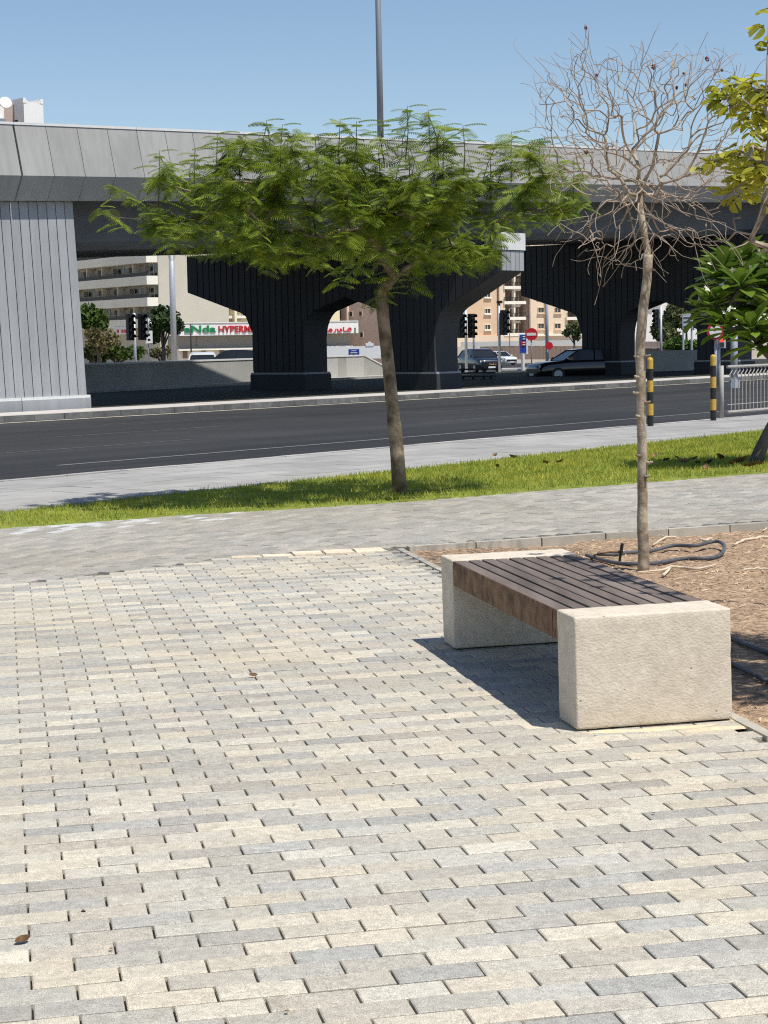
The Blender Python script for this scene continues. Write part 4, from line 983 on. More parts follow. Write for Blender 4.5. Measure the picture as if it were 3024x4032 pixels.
# ---- cars
def car(name, pos, heading, paint, label, L_=4.6, W_=1.82, H_=1.5, suv=False, plate=False):
    root = empty(name, pos, label, 'car'); T = Matrix.Translation(Vector([float(a) for a in pos])) @ Matrix.Rotation(heading, 4, 'Z')
    def put(o): o.matrix_basis = T; adopt(o, root); return o
    hb = .62 * H_ if not suv else .63 * H_                   # belt line
    g = .20 if suv else .16
    # body stations: x (front = +), underside, shoulder height, half width
    S = [(.50, .30, .42, .30), (.495, g + .05, .50, .40), (.46, g, .56, .455), (.40, g, .60, .485), (.28, g, .635, .50), (.18, g, .66, .50), (0, g, .67, .50), (-.20, g, .675, .50), (-.36, g, .68, .495), (-.45, g + .02, .665, .47), (-.49, g + .08, .60, .42), (-.50, .34, .5, .34)]
    V = []; F = []; n = 12
    for x, zb, zt, hw in S:
        X = x * L_; zt *= H_ ; w2 = hw * W_
        prof = [(-w2 * .88, zb), (-w2, zb + .12), (-w2 * 1.0, zt * .62), (-w2 * .985, zt * .86), (-w2 * .93, zt * .97), (-w2 * .6, zt), (w2 * .6, zt), (w2 * .93, zt * .97), (w2 * .985, zt * .86), (w2, zt * .62), (w2, zb + .12), (w2 * .88, zb)]
        V += [(X, y, z) for y, z in prof]
    for i in range(len(S) - 1):
        for j in range(n): F.append((i * n + j, i * n + (j + 1) % n, (i + 1) * n + (j + 1) % n, (i + 1) * n + j))
    F += [tuple(range(n))[::-1], tuple((len(S) - 1) * n + j for j in range(n))]
    put(ob('body', mesh('body', V, F, paint, True)))
    # glasshouse and roof
    zb = .655 * H_; xs_ = [(.235, zb, .43), (.075, H_ * .955, .375), (-.02, H_ * .99, .37), (-.18, H_ * (.985 if suv else .97), .365), (-.33 if suv else -.27, H_ * (.95 if suv else .9), .36), (-.47 if suv else -.42, zb, .42)]
    def gh(x, z, hw, low): return (x * L_, hw * W_, z)
    V = []; 
    for x, z, hw in xs_: V += [(x * L_, -hw * W_, z), (x * L_, hw * W_, z)]
    low = [(x * L_, s_ * .455 * W_, zb - .05) for x, _, _ in xs_ for s_ in (-1, 1)]; nn = len(V); V += low; F = []
    for i in range(len(xs_) - 1):
        a = 2 * i; F += [(a, a + 2, a + 3, a + 1), (a, nn + a, nn + a + 2, a + 2), (a + 1, a + 3, nn + a + 3, nn + a + 1)]
    put(ob('glasshouse', mesh('glasshouse', V, F, M_glass, False)))
    V = []; F = []
    for x, z, hw in ((.085, H_ * .957, .378), (.06, H_ * .975, .376), (-.02, H_ * 1.0, .373), (-.18, H_ * (.996 if suv else .982), .368), ((-.345 if suv else -.275), H_ * (.953 if suv else .905), .36)):
        V += [(x * L_, -hw * W_ - .012, z - .03), (x * L_, -hw * W_ * .9, z + .012), (x * L_, hw * W_ * .9, z + .012), (x * L_, hw * W_ + .012, z - .03)]
    for i in range(4):
        for j in range(3): F.append((4 * i + j, 4 * i + j + 1, 4 * i + j + 5, 4 * i + j + 4))
    put(ob('roof', mesh('roof', V, F, paint, True)))
    for s_ in (-1, 1):                                         # pillars
        for (xa, za), (xb, zb2) in (((.24, zb), (.08, H_ * .955)), ((-.08, zb), (-.09, H_ * .97)), ((-.47 if suv else -.42, zb), (-.34 if suv else -.275, H_ * .93))):
            put(MB().tube([(xa * L_, s_ * .447 * W_, za - .03), (xb * L_, s_ * .375 * W_, zb2)], [.035, .03], 6).ob('pillar', paint))
        for xw in (.305, -.30):
            wc = np.array([xw * L_, s_ * (W_ / 2 - .10), .33]); R_ = .335
            wh = put(MB().tube([wc + [0, -.11, 0], wc + [0, .11, 0]], R_, 20).ob('wheel', M_black, None, False)); 
            o = MB().tube([wc + [0, s_ * .10, 0], wc + [0, s_ * .118, 0]], .21, 16).ob('rim', M_metal); o.matrix_basis = T; adopt(o, wh)
        put(MB().box(.455 * L_, .487 * L_, s_ * .34 * W_ - .19, s_ * .34 * W_ + .16, .44 * H_, .51 * H_).ob('headlight', M_white))
        put(MB().box(-.497 * L_, -.46 * L_, s_ * .34 * W_ - .16, s_ * .34 * W_ + .16, .48 * H_, .56 * H_).ob('tail_light', M_red))
        put(MB().box(.16 * L_, .21 * L_, s_ * .50 * W_ - .02, s_ * .50 * W_ + s_ * .16, .66 * H_, .74 * H_).ob('mirror', paint))
    put(MB().box(.490 * L_, .503 * L_, -.36 * W_, .36 * W_, .26 * H_, .40 * H_).ob('grille', M_black))
    put(MB().box(.501 * L_, .507 * L_, -.26, .26, .19 * H_, .26 * H_).ob('number_plate', M_white))
    if plate: 
        for yy_, ww, hh in ((-.18, .06, .10), (-.06, .12, .06), (.08, .08, .08), (.22, .10, .05)): put(MB().box(.504 * L_, .508 * L_, yy_, yy_ + ww, .33 * H_, .33 * H_ + hh).ob('painted_glint', mat('amber_glint', (.75, .33, .08), .3, .2, 30)))  # orange reflection on the car front painted as small amber boxes
    return root
def carpaint(name, c, rough=.22): 
    mt, n, B = nodes(name); B.inputs['Base Color'].default_value = (*c, 1); B.inputs['Roughness'].default_value = rough; B.inputs['Coat Weight'].default_value = .6; B.inputs['Coat Roughness'].default_value = .05; return mt
P_navy, P_white, P_black = carpaint('paint_navy', (.012, .018, .035)), carpaint('paint_white', (.72, .72, .70)), carpaint('paint_black', (.010, .010, .011))
p = base_at(1036, 138); car('parked_car', p, math.radians(-72), P_navy, 'dark blue off-roader facing the camera behind the traffic lights', 4.7, 1.9, 1.66, True, True)
p = base_at(1078, 205); car('parked_car', p, math.radians(-58), P_white, 'small white saloon car beside the dark blue off-roader', 4.5, 1.8, 1.45)
p = base_at(1252, 93); car('parked_car', p, math.radians(197), P_black, 'black car half hidden behind a dark overpass pier', 4.9, 1.9, 1.52)
p = base_at(498, 108); car('parked_car', p, math.radians(178), P_navy, 'dark roof of a parked car showing above the concrete ramp wall', 4.6, 1.85, 1.80, True)
p = base_at(437, 112); car('parked_car', p, math.radians(95), P_white, 'white roof of a parked car showing above the concrete ramp wall', 4.4, 1.8, 1.72)
p = base_at(1325 + 85, 190); car('parked_car', p, math.radians(190), P_white, 'white car glimpsed under the trees between two piers', 4.5, 1.8, 1.9, True)

# ---- poles, signals and signs
M_rsign = mat('sign_red', (.55, .02, .035), .5, .05); M_bsign = mat('sign_blue', (.02, .06, .33), .5, .1); M_bsignl = mat('sign_grey_back', (.42, .45, .50), .5, .05)
M_redlamp, _n, _B = nodes('signal_red_lit'); _B.inputs['Emission Color'].default_value = (1, .06, .02, 1); _B.inputs['Emission Strength'].default_value = 1.6; _B.inputs['Base Color'].default_value = (.5, .02, .01, 1)
def disc(c, r, nrm, th, n_=24):
    nrm = np.array(nrm, float); nrm /= np.linalg.norm(nrm); return MB().tube([np.array(c) - nrm * th / 2, np.array(c) + nrm * th / 2], r, n_)
def signal(px, pyt, pyb, Y, lamps, side, face, label, lit=False, top_py=None, pole_w=.075):
    b_ = base_at(px, Y); root = empty('traffic_light', b_, label, 'traffic light')
    zt = at_depth(px, top_py or pyt, Y)[2]; MB().tube([b_ + [0, 0, -.1], [b_[0], b_[1], zt]], pole_w, 12).ob('pole', M_metal, root, True)
    MB().tube([b_ + [0, 0, -.05], b_ + [0, 0, .12]], pole_w * 2.2, 12).ob('base', M_metal, root)
    z1, z0 = at_depth(px, pyt, Y)[2], at_depth(px, pyb, Y)[2]
    for sd in side:
        f = np.array([math.sin(face), -math.cos(face)]) ; s_ = np.array([f[1], -f[0]]) * -1
        c = b_[:2] + np.array([sd * .30, -.10]); hs = (z1 - z0) / lamps
        T = Matrix.Translation((c[0], c[1], 0)) @ Matrix.Rotation(face, 4, 'Z')
        o = MB().box(-.17, .17, -.11, .11, z0, z1, T).ob('signal_head', M_black, root)
        for k in range(lamps):
            zc_ = z0 + (k + .5) * hs; cl = T @ Vector((0, -.115, zc_))
            MB().tube([cl, T @ Vector((0, -.135, zc_))], .12, 14).ob('lens', M_redlamp if lit and k == lamps - 1 else M_glass, o)
            V = []; F = []                                # visor: open half tube
            for j in range(9):
                a_ = math.radians(-10 + 200 * j / 8); V += [tuple(T @ Vector((.14 * math.cos(a_), -.11, zc_ + .14 * math.sin(a_)))), tuple(T @ Vector((.14 * math.cos(a_), -.40 + .06 * abs(math.cos(a_)), zc_ + .14 * math.sin(a_))))]
                if j: F.append((2 * j - 2, 2 * j, 2 * j + 1, 2 * j - 1))
            ob('visor', mesh('visor', V, F, M_black), o)
        MB().tube([(b_[0], b_[1], z0 + .2), (c[0], c[1], z0 + .2)], .03, 6).ob('bracket', M_black, root); MB().tube([(b_[0], b_[1], z1 - .2), (c[0], c[1], z1 - .2)], .03, 6).ob('bracket', M_black, root)
    return root
signal(292, 678, 735, 99, 4, (-.7, 1.3), math.radians(40), 'twin-headed traffic light between bushes behind the ramp wall', top_py=676)
signal(1007, 678, 730, 106, 4, (-.9, 1.0), math.radians(40), 'double traffic light directly beside the pale end of a pier', top_py=668)
signal(1079, 670, 724, 108, 4, (.85,), math.radians(40), 'single traffic light with a camera on top left of the no-entry sign', top_py=655)
signal(1428, 668, 710, 122, 4, (-1.0,), math.radians(-35), 'traffic light seen through the arch right of the bare trunk', top_py=660)
p = at_depth(1079, 652, 108); MB().box(p[0] - .16, p[0] + .16, p[1] - .12, p[1] + .12, p[2] - .08, p[2] + .06).ob('camera_housing', M_blk, next(o for o in col.objects if o.name.startswith('traffic_light') and 'camera on top' in o['label']))
def post(px, pyt, Y, r_, mt, label, cat='pole', name='pole'):
    b_ = base_at(px, Y); zt = at_depth(px, pyt, Y)[2]; root = empty(name, b_, label, cat)
    MB().tube([b_ + [0, 0, -.1], (b_[0], b_[1], zt)], [r_, r_ * .85], 12).ob('shaft', mt, root, True); MB().tube([b_ + [0, 0, -.1], b_ + [0, 0, .35]], r_ * 1.5, 12).ob('base', mt, root); return root, b_, zt
post(376, 470, 104, .17, M_metal, 'thick pale lamp column standing behind the ramp wall', 'lamp post', 'lamp_post')
post(413, 700, 112, .05, M_blk, 'slim black pole left of the green and red shop sign')
post(1182, 560, 150, .14, M_metal, 'pale lamp column right of the no-entry sign', 'lamp post', 'lamp_post')
post(1024, 700, 150, .10, M_pole, 'short grey post behind the double traffic light')
rt_, b_, zt = post(1101, 668, 260, .07, M_pole, 'small distant street lamp before the peach apartment block', 'lamp post', 'lamp_post')
MB().tube([(b_[0], b_[1], zt), (b_[0] + 1.2, b_[1], zt + .6)], .06, 6).ob('arm', M_pole, rt_)
def signpost(px, pyb, Y, label, r_=.035, mt=M_pole, cat='road sign'):
    b_ = base_at(px, Y); root = empty('road_sign', b_, label, cat); zt = at_depth(px, pyb, Y)[2]
    MB().tube([b_ + [0, 0, -.1], (b_[0], b_[1], zt)], r_, 8).ob('post', mt, root, True); return root, b_
rs, b_ = signpost(1148, 715, 108, 'round red no-entry sign with a white bar'); c = at_depth(1148, 722, 107.94)
disc(c, .345, (0, 1, 0), .03, 28).ob('sign_disc', M_rsign, rs); MB().box(c[0] - .26, c[0] + .26, c[1] - .03, c[1] - .018, c[2] - .075, c[2] + .075).ob('white_bar', M_white, rs)
rs, b_ = signpost(1183, 745, 149, 'small red road sign low on the pale lamp column'); c = at_depth(1186, 747, 148.7); disc(c, .30, (0, 1, 0), .03).ob('sign_disc', M_rsign, rs)
rs, b_ = signpost(321, 700, 112, 'narrow white plate below a sign seen edge-on behind the ramp wall'); c = at_depth(322, 728, 111.9); MB().box(c[0] - .2, c[0] + .2, c[1] - .02, c[1], c[2] - .36, c[2] + .36).ob('plate', M_white, rs)
MB().box(c[0] - .06, c[0] + .06, c[1] - .025, c[1] - .021, c[2] + .05, c[2] + .2).ob('arrow_mark', M_black, rs); MB().box(c[0] - .08, c[0] + .08, c[1] - .025, c[1] - .021, c[2] - .22, c[2] - .1).ob('text_mark', M_black, rs)
c2 = at_depth(320, 702, 111.9); disc(c2, .42, (.97, .2, 0), .04).ob('sign_disc', M_bsignl, rs)
def panel(px0, px1, py0, py1, Y, mt, parent, name='panel', off=0.0, th=.08):
    a, b = at_depth(px0, py1, Y - off), at_depth(px1, py0, Y - off)
    return MB().box(min(a[0], b[0]), max(a[0], b[0]), Y - off - th, Y - off, min(a[2], b[2]), max(a[2], b[2])).ob(name, mt, parent)
b_ = base_at(1129, 150); tot = empty('totem_sign', b_, 'blue and red price totem on a white frame behind the no-entry sign', 'sign')
panel(1121, 1140, 721, 765, 150, M_white, tot, 'frame'); panel(1124, 1136.5, 723, 762, 150, M_bsign, tot, 'panel', .09); panel(1125, 1135.5, 737, 748, 150, M_rsign, tot, 'red_band', .18, .02)
for i, y in enumerate((726, 731, 738.5, 743.5)): panel(1129, 1134.5, y, y + 2.2, 150, M_white, tot, 'text_line', .205, .02)
MB().tube([b_ + [0, 0, -.1], at_depth(1129.5, 764, 149.9)], .14, 8).ob('leg', M_white, tot)
b_ = base_at(766, 130); ps = empty('parking_sign', b_, 'square blue parking sign behind the end of the ramp wall', 'sign'); panel(753, 776, 754, 772, 130, M_bsign, ps); MB().tube([b_, at_depth(764, 770, 130.0)], .06, 8).ob('leg', M_metal, ps)
for x0, x1, y0, y1 in ((759, 770, 757, 758.5), (757, 772, 761, 763), (757, 761, 766, 771), (767.5, 771.5, 766, 771)): panel(x0, x1, y0, y1, 130, M_white, ps, 'mark', .085, .01)
b_ = base_at(1487, 120); dsg = empty('direction_sign', b_, 'grey back of a two-post direction sign beside the right-hand trees', 'sign'); panel(1474, 1497, 676, 710, 120, M_bsignl, dsg, th=.06)
for x in (1476, 1494): MB().tube([base_at(x, 120) , at_depth(x, 678, 120.1)], .06, 8).ob('leg', M_metal, dsg)
for y in (684, 693, 703): panel(1477, 1496, y, y + 1.2, 120, M_metal, dsg, 'rib', .062, .04)
# red pedestrian signal and round sign by the plumeria
b_ = base_at(1551, 70); b_[2] = -.5; rs = empty('pedestrian_signal', b_, 'pedestrian signal showing red figure below the plumeria leaves', 'traffic light'); ptop = at_depth(1551, 716, 70)
MB().tube([b_, (b_[0], b_[1], ptop[2])], .085, 10).ob('pole', M_metal, rs, True); panel(1553, 1566, 724, 752, 69.9, M_metal, rs, 'signal_head', 0, .2); panel(1555, 1564, 726, 738, 69.7, M_redlamp, rs, 'red_lens', 0, .02); panel(1555, 1564, 740, 750, 69.7, M_glass, rs, 'lens', 0, .02)
c = at_depth(1545, 716, 69.6); sg, b_ = signpost(1546, 716, 69.8, 'white round sign with red rim half hidden by plumeria leaves', .05, M_metal); disc(c, .30, (0, 1, 0), .03).ob('rim', M_rsign, sg); disc(c + np.array([0, -.03, 0]), .22, (0, 1, 0), .02).ob('face', M_white, sg)
post(1586, 660, 66, .13, M_metal, 'pale lamp column behind the railing below the plumeria', 'lamp post', 'lamp_post')
# low black street bench / guard under the overpass
b_ = base_at(1035, 88); b_[2] = -.62; gd = empty('guard_rail', b_, 'low black guard rail on short legs beside the pale pier end', 'guard rail')
for y0, y1 in ((795, 800), (803, 808), (810.5, 815)): panel(992, 1070, y0, y1, 88, M_black, gd, 'rail', 0, .10)
for x in (1000, 1022, 1045, 1060): panel(x - 3, x + 3, 812, 824, 88, M_black, gd, 'leg', -.02, .09)

# ---- trees and bushes beyond
_ls = np.array([(-.5, -.32, 0), (.5, -.32, .1), (.5, .32, 0), (-.5, .32, .12)])
def far_tree(px, py0, py1, wpx, Y, lm, label, n_=900, ls=.22, trunk_py=None, name='street_tree', cat='tree', barky=M_barkp, clumps=9):
    b_ = base_at(px, Y); root = empty(name, b_, label, cat); c0 = at_depth(px, (py0 + py1) / 2, Y); hh = abs(at_depth(px, py0, Y)[2] - at_depth(px, py1, Y)[2]) / 2; hw = wpx / 2 * Y / 4200
    cl = []
    for k in range(clumps):
        while True:
            v = rng.uniform(-1, 1, 3)
            if v @ v < 1: break
        cl.append((c0 + v * np.array([hw, hw * .8, hh]) * .72, random.uniform(.32, .52)))
    mats_ = []
    for k in range(n_):
        cc, r_ = random.choice(cl); v = rng.normal(size=3); v /= np.linalg.norm(v); v *= random.random() ** .4
        p = cc + v * np.array([hw, hw * .85, hh]) * r_
        mats_.append(M4(frame(rng.normal(size=3), rng.normal(size=3)), ls * random.uniform(.6, 1.3), p))
    V, F = joinmesh(_ls, [(0, 1, 2), (0, 2, 3)], mats_); ob('crown', mesh('crown', V, F, lm), root)
    tb = MB(); tb.tube([b_ + [0, 0, -.1], (b_[0] + .05, b_[1], (b_[2] + c0[2]) / 2), c0], [.16, .12, .06], 8)
    for cc, _ in cl[:5]: tb.tube([(b_[0], b_[1], b_[2] * .4 + c0[2] * .6), cc], [.07, .03], 5)
    tb.ob('trunk', barky, root, True); return root
LM1 = leaf_mat('far_leaf_green', (.12, .19, .03), (.045, .09, .015), .6, .25, .7); LM2 = leaf_mat('far_leaf_dark', (.055, .095, .02), (.02, .04, .01), .6, .2, .7)
LM3 = leaf_mat('far_leaf_brown', (.24, .20, .09), (.10, .10, .035), .7, .2, .8); LM4 = leaf_mat('far_leaf_light', (.28, .30, .12), (.07, .10, .03), .6, .25, .6)
far_tree(196, 655, 735, 85, 108, LM1, 'green bushy tree just right of the ribbed abutment', 1500)
far_tree(212, 690, 765, 95, 104, LM3, 'brownish thinning shrub below the green bushy tree', 900, .16, name='shrub', cat='shrub')
far_tree(255, 728, 785, 110, 106, LM1, 'dense low green bush at the top of the ramp wall', 1500, .2, name='bush', cat='bush')
far_tree(205, 740, 785, 70, 105, LM2, 'dark low hedge plant at the corner of the abutment', 900, .2, name='bush', cat='bush')
far_tree(352, 662, 748, 105, 116, LM2, 'dark round-headed tree partly behind the pale lamp column', 1900)
far_tree(350, 745, 778, 70, 120, LM3, 'dry brown low shrub under the dark round-headed tree', 600, .14, name='shrub', cat='shrub')
far_tree(1240, 692, 738, 52, 230, LM4, 'small round tree before the peach block left of the black pier', 700, .35)
far_tree(1448, 648, 758, 75, 190, LM4, 'tall pale green tree behind the traffic light at right', 1600, .45)
far_tree(1482, 640, 720, 60, 200, LM4, 'pale green tree crown partly behind the grey sign back', 900, .45)
far_tree(1475, 725, 772, 90, 150, LM1, 'rounded green bush under the grey sign back', 1000, .3, name='bush', cat='bush')

# ---- buildings
class Facade:
    """vertical plane through two photo columns at given depths; rectangles are read off the photograph onto it"""
    def __init__(s, name, pxa, Ya, pxb, Yb, label):
        a, b = at_depth(pxa, 700, Ya), at_depth(pxb, 700, Yb); s.P = a[:2]; s.d = (b - a)[:2]; s.L = np.hypot(*s.d); s.d /= s.L
        s.n = np.array([s.d[1], -s.d[0]]); s.rz = math.atan2(s.d[1], s.d[0]); s.zb = zfar(0, (Ya + Yb) / 2) - .5
        c = s.P + s.d * s.L / 2; s.root = empty(name, (c[0], c[1], s.zb), label, 'building')
    def uv(s, px, py, off=0.0):
        d = ray(px, py); k = ((s.P + s.n * off) @ s.n) / (d[:2] @ s.n); p = d * k; return (p[:2] - s.P) @ s.d, p[2] + CAMH
    def blk(s, name, u0, u1, z0, z1, o0, o1, mt, parent=None):
        c = s.P + s.d * (u0 + u1) / 2 + s.n * (o0 + o1) / 2
        return boxo(name, (c[0], c[1], (z0 + z1) / 2), (abs(u1 - u0), abs(o1 - o0), abs(z1 - z0)), s.rz, mt, parent or s.root)
    def rect(s, name, x0, x1, y0, y1, o0, o1, mt, parent=None):
        xm = (x0 + x1) / 2; u0 = s.uv(x0, y0, o1)[0]; u1 = s.uv(x1, y0, o1)[0]; z1 = s.uv(xm, y0, o1)[1]; z0 = s.uv(xm, y1, o1)[1]
        return s.blk(name, u0, u1, z0, z1, o0, o1, mt, parent)
    def window(s, x0, x1, y0, y1, fm_, sill=True, mull=1, pm=None):
        xm = (x0 + x1) / 2; u0, u1 = s.uv(x0, y0)[0], s.uv(x1, y0)[0]; z1, z0 = s.uv(xm, y0)[1], s.uv(xm, y1)[1]; f = .10
        w_ = s.blk('window', u0, u1, z0, z1, -.05, .03, pm or M_pane)
        for a in ((u0 - f, u0, z0 - f, z1 + f), (u1, u1 + f, z0 - f, z1 + f), (u0, u1, z1, z1 + f), (u0, u1, z0 - f, z0)): s.blk('frame', *a, -.02, .16, fm_, w_)
        for k in range(mull):
            um = u0 + (u1 - u0) * (k + 1) / (mull + 1); s.blk('mullion', um - .04, um + .04, z0, z1, .03, .08, fm_, w_)
        if sill: s.blk('sill', u0 - .25, u1 + .25, z0 - .28, z0 - f - .002, -.02, .35, fm_, w_)
        return w_
bm_ = lambda nm, c, v=.06: mat(nm, c, .85, v, .25, big=.1)
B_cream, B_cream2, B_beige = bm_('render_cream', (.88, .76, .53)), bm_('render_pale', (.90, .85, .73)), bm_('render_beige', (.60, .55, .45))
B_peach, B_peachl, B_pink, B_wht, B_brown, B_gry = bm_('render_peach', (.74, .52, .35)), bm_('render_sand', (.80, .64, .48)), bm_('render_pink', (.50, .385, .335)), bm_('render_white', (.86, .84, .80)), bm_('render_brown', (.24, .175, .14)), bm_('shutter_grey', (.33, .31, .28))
# white stair tower above the parapet, left
f = Facade('stair_tower_building', -30, 238, 95, 243, 'white roof tower with corner merlons above the parapet at left')
f.rect('tower_wall', 51, 93, 221, 700, -6, 0, B_wht); f.rect('merlon', 49.5, 56, 211, 222, -6, .05, B_wht); f.rect('merlon', 87, 93.2, 214, 224, -6, .05, B_wht)
f.rect('merlon', 56, 61, 217, 222, -6, .02, B_wht); f.rect('merlon', 82.5, 87, 219, 224, -6, .02, B_wht)
f.rect('side_wall', -30, 51, 225, 700, -9, -2.5, B_pink); f.rect('low_block', -30, 12, 255, 700, -2.4, 1, B_wht); f.rect('pier_wall', -30, 8, 228, 300, -2.4, -.2, B_wht); f.rect('ac_unit', 38, 48, 259, 266, -2.4, -1.6, M_black)
c = at_depth(12, 221.5, 238); o = ob('satellite_dish', disc(c, .75, (.5, -1, .5), .15, 20).me('satellite_dish', M_white), f.root)
# balcony wing (seen end-on, in shade) + lit end + shop front
f = Facade('balcony_block', 118, 279, 345, 250, 'shaded cream apartment wing with rows of balconies left of the pale lamp column')
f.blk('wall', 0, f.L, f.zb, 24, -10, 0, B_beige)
fl_ = [4.35, 7.05, 9.8, 12.6, 15.4, 18.2]; bay = f.L / 7
for k, z in enumerate(fl_):
    f.blk('balcony_slab', 0.1, f.L - .1, z - .85, z + .25, .02, 1.6, B_cream2)
    for j in range(7):
        u = j * bay
        w_ = f.blk('window', u + .55 * bay, u + .95 * bay, z + .28, z + 1.8, -.02, .06, M_glass); f.blk('frame', u + .76 * bay, u + .78 * bay, z + .3, z + 1.75, .06, .10, B_beige, w_)
        f.blk('ac_unit', u + .25 * bay, u + .48 * bay, z + .95, z + 1.55, .05, .65, B_gry)
        f.blk('railing', u + .05 * bay, u + .98 * bay, z + .26, z + .75, 1.40, 1.46, M_blk)
        if (j + k) % 3 != 1: f.blk('fin', u - .12, u + .12, z + .26, z + 1.85, .02, 1.3, B_beige)
f.rect('awning', 222, 248, 692, 694.5, .05, 1.4, B_wht); f.rect('shop_sign', 245, 287, 706, 722, 1.62, 1.75, B_wht)
for x in (252, 262, 268): f.rect('sign_mark', x, x + 4, 712, 719, 1.76, 1.80, M_rsign)
f = Facade('shop_building', 345, 252, 800, 268, 'cream apartment block above the white and green shop sign')
f.blk('wall', 0, f.uv(734, 690)[0], f.zb, 26, -14, 0, B_cream)
f.rect('corner_pilaster', 346, 352, 330, 700, .01, 1.0, B_cream2); f.rect('shaft', 357, 369, 330, 700, .01, .7, B_beige); f.rect('shaft', 372, 411, 330, 730, .01, 1.4, B_cream)
for y0, y1 in ((553, 570), (593, 603), (638, 645), (643, 650), (682, 688)): f.rect('spandrel', 417, 555, y0, y1, .01, 1.1, B_cream2)
for x0, x1, y0, y1 in ((388, 418, 583, 600), (388, 430, 628, 646), (402, 434, 676, 692), (474, 494, 676, 692), (523, 536, 676, 688), (445, 457, 640, 650), (440, 470, 583, 600), (490, 520, 583, 600), (480, 505, 628, 645)): f.window(x0, x1, y0, y1, B_cream, False, 2)
for x in (455, 506): f.rect('fin', x, x + 5, 650, 696, .02, 1.6, B_cream); 
for x in (459, 510): f.rect('ac_unit', x + 2, x + 11, 678, 690, .05, .7, B_gry)
f.rect('podium', 386, 756, 722, 752, .02, 5.0, B_gry); f.rect('canopy_beam', 386, 762, 750, 754, 5.02, 5.6, B_cream2); f.rect('arcade_wall', 386, 760, 754, 790, .02, 4.2, B_cream2)
for i in range(9): 
    x = 396 + i * 40; f.rect('arcade_opening', x, x + 9, 757, 774, 4.22, 4.4, B_brown)
sgn = f.rect('sign_box', 388, 774, 696.5, 722.5, 5.05, 6.4, M_white); f.rect('sign_edge', 388, 774, 694.8, 696.4, 4.9, 6.5, B_wht)
for x, h_ in ((424, 12), (560, 12)): f.rect('shutter_line', x, x + .8, 724, 749, 5.01, 5.06, B_brown)
def text(s_, x0, x1, ybase, yh, mt, f, off):
    cu = bpy.data.curves.new('lettering', 'FONT'); cu.body = s_; cu.size = 1; cu.extrude = .02; cu.offset = .018; to = bpy.data.objects.new('lettering', cu); col.objects.link(to)
    dg = bpy.context.evaluated_depsgraph_get(); me_ = bpy.data.meshes.new_from_object(to.evaluated_get(dg)); bpy.data.objects.remove(to)
    u0, z0 = f.uv(x0, ybase, off); u1, _ = f.uv(x1, ybase, off); z1 = f.uv(x0, ybase - yh, off)[1]
    co = np.zeros(len(me_.vertices) * 3); me_.vertices.foreach_get('co', co); co = co.reshape(-1, 3); mn, mx = co.min(0), co.max(0)
    co[:, 0] = u0 + (co[:, 0] - mn[0]) / (mx[0] - mn[0]) * (u1 - u0); zz = z0 + (co[:, 1] - mn[1]) / (mx[1] - mn[1]) * (z1 - z0); of = off + (co[:, 2] - mn[2]) * 3
    W3 = np.stack([f.P[0] + f.d[0] * co[:, 0] + f.n[0] * of, f.P[1] + f.d[1] * co[:, 0] + f.n[1] * of, zz], 1); me_.vertices.foreach_set('co', W3.ravel()); me_.update(); me_.materials.clear(); me_.materials.append(mt)
    return ob('lettering', me_, sgn)
M_sgreen = mat('sign_green', (.01, .22, .07), .5, .05)
text('aNda', 398, 466, 719, 15.5, M_sgreen, f, 6.42); text('HYPERMARKET', 472, 598, 718.5, 14.5, M_rsign, f, 6.42)
def stroke(P, wpx, f, off, mt):      # brush strokes of the Arabic lettering
    Q = []
    for x, y in P:
        u, z = f.uv(x, y, off); q_ = f.P + f.d * u + f.n * off; Q.append(np.array([q_[0], q_[1], z]))
    MB().tube(spline(Q, 4), wpx * 255 / 4200 / 2, 6).ob('lettering', mt, sgn)
for P in ([(751, 713), (755, 708), (759, 712), (754, 715), (748, 714.5)], [(748, 714.5), (743, 715), (742.5, 706)], [(739, 714.5), (736, 710), (735, 714.8), (731, 715), (729.5, 710)], [(726, 710), (725, 715), (721, 718)], [(718, 715), (715, 710), (711, 713), (716, 715.5), (706, 715.5)], [(702, 715), (698, 709), (694, 715)]): stroke(P, 2.6, f, 6.5, M_rsign)
for P in ([(732, 719), (733, 719.4)], [(736, 719), (737, 719.4)], [(730, 719.3), (729.4, 719.6)]): stroke(P, 2, f, 6.5, M_rsign)
for y in (708, 712, 716): f.rect('sign_mark', 765.5, 769, y, y + 2.4, 6.41, 6.46, M_sgreen)
# pink building
f = Facade('pink_building', 730, 268, 835, 262, 'plain dusty pink gable wall seen through the narrow arch')
f.blk('wall', 0, f.L, f.zb, 22, -12, 0, B_pink)
for x0, x1, y0, y1 in ((756, 762, 674, 683), (777, 783, 673, 682), (779, 785, 718, 728)): f.window(x0, x1, y0, y1, B_pink, False, 0, M_glass)
f.window(731, 739, 670, 690, B_pink, False, 0); f.rect('band', 745, 748, 560, 700, .01, .35, B_peachl)
ff_ = Facade('boundary_wall', 700, 235, 838, 235, 'white boundary wall with a small raised crest behind the ramp wall'); ff_.root['category'] = 'wall'
ff_.rect('wall', 700, 835, 748, 775, -.3, 0, B_wht); ff_.rect('crest', 790, 807, 741, 748, -.3, .05, B_wht); ff_.rect('crest_top', 795, 802, 738, 741, -.3, .05, B_wht); ff_.rect('blue_plate', 824, 830, 761, 767, .01, .1, M_bsign)
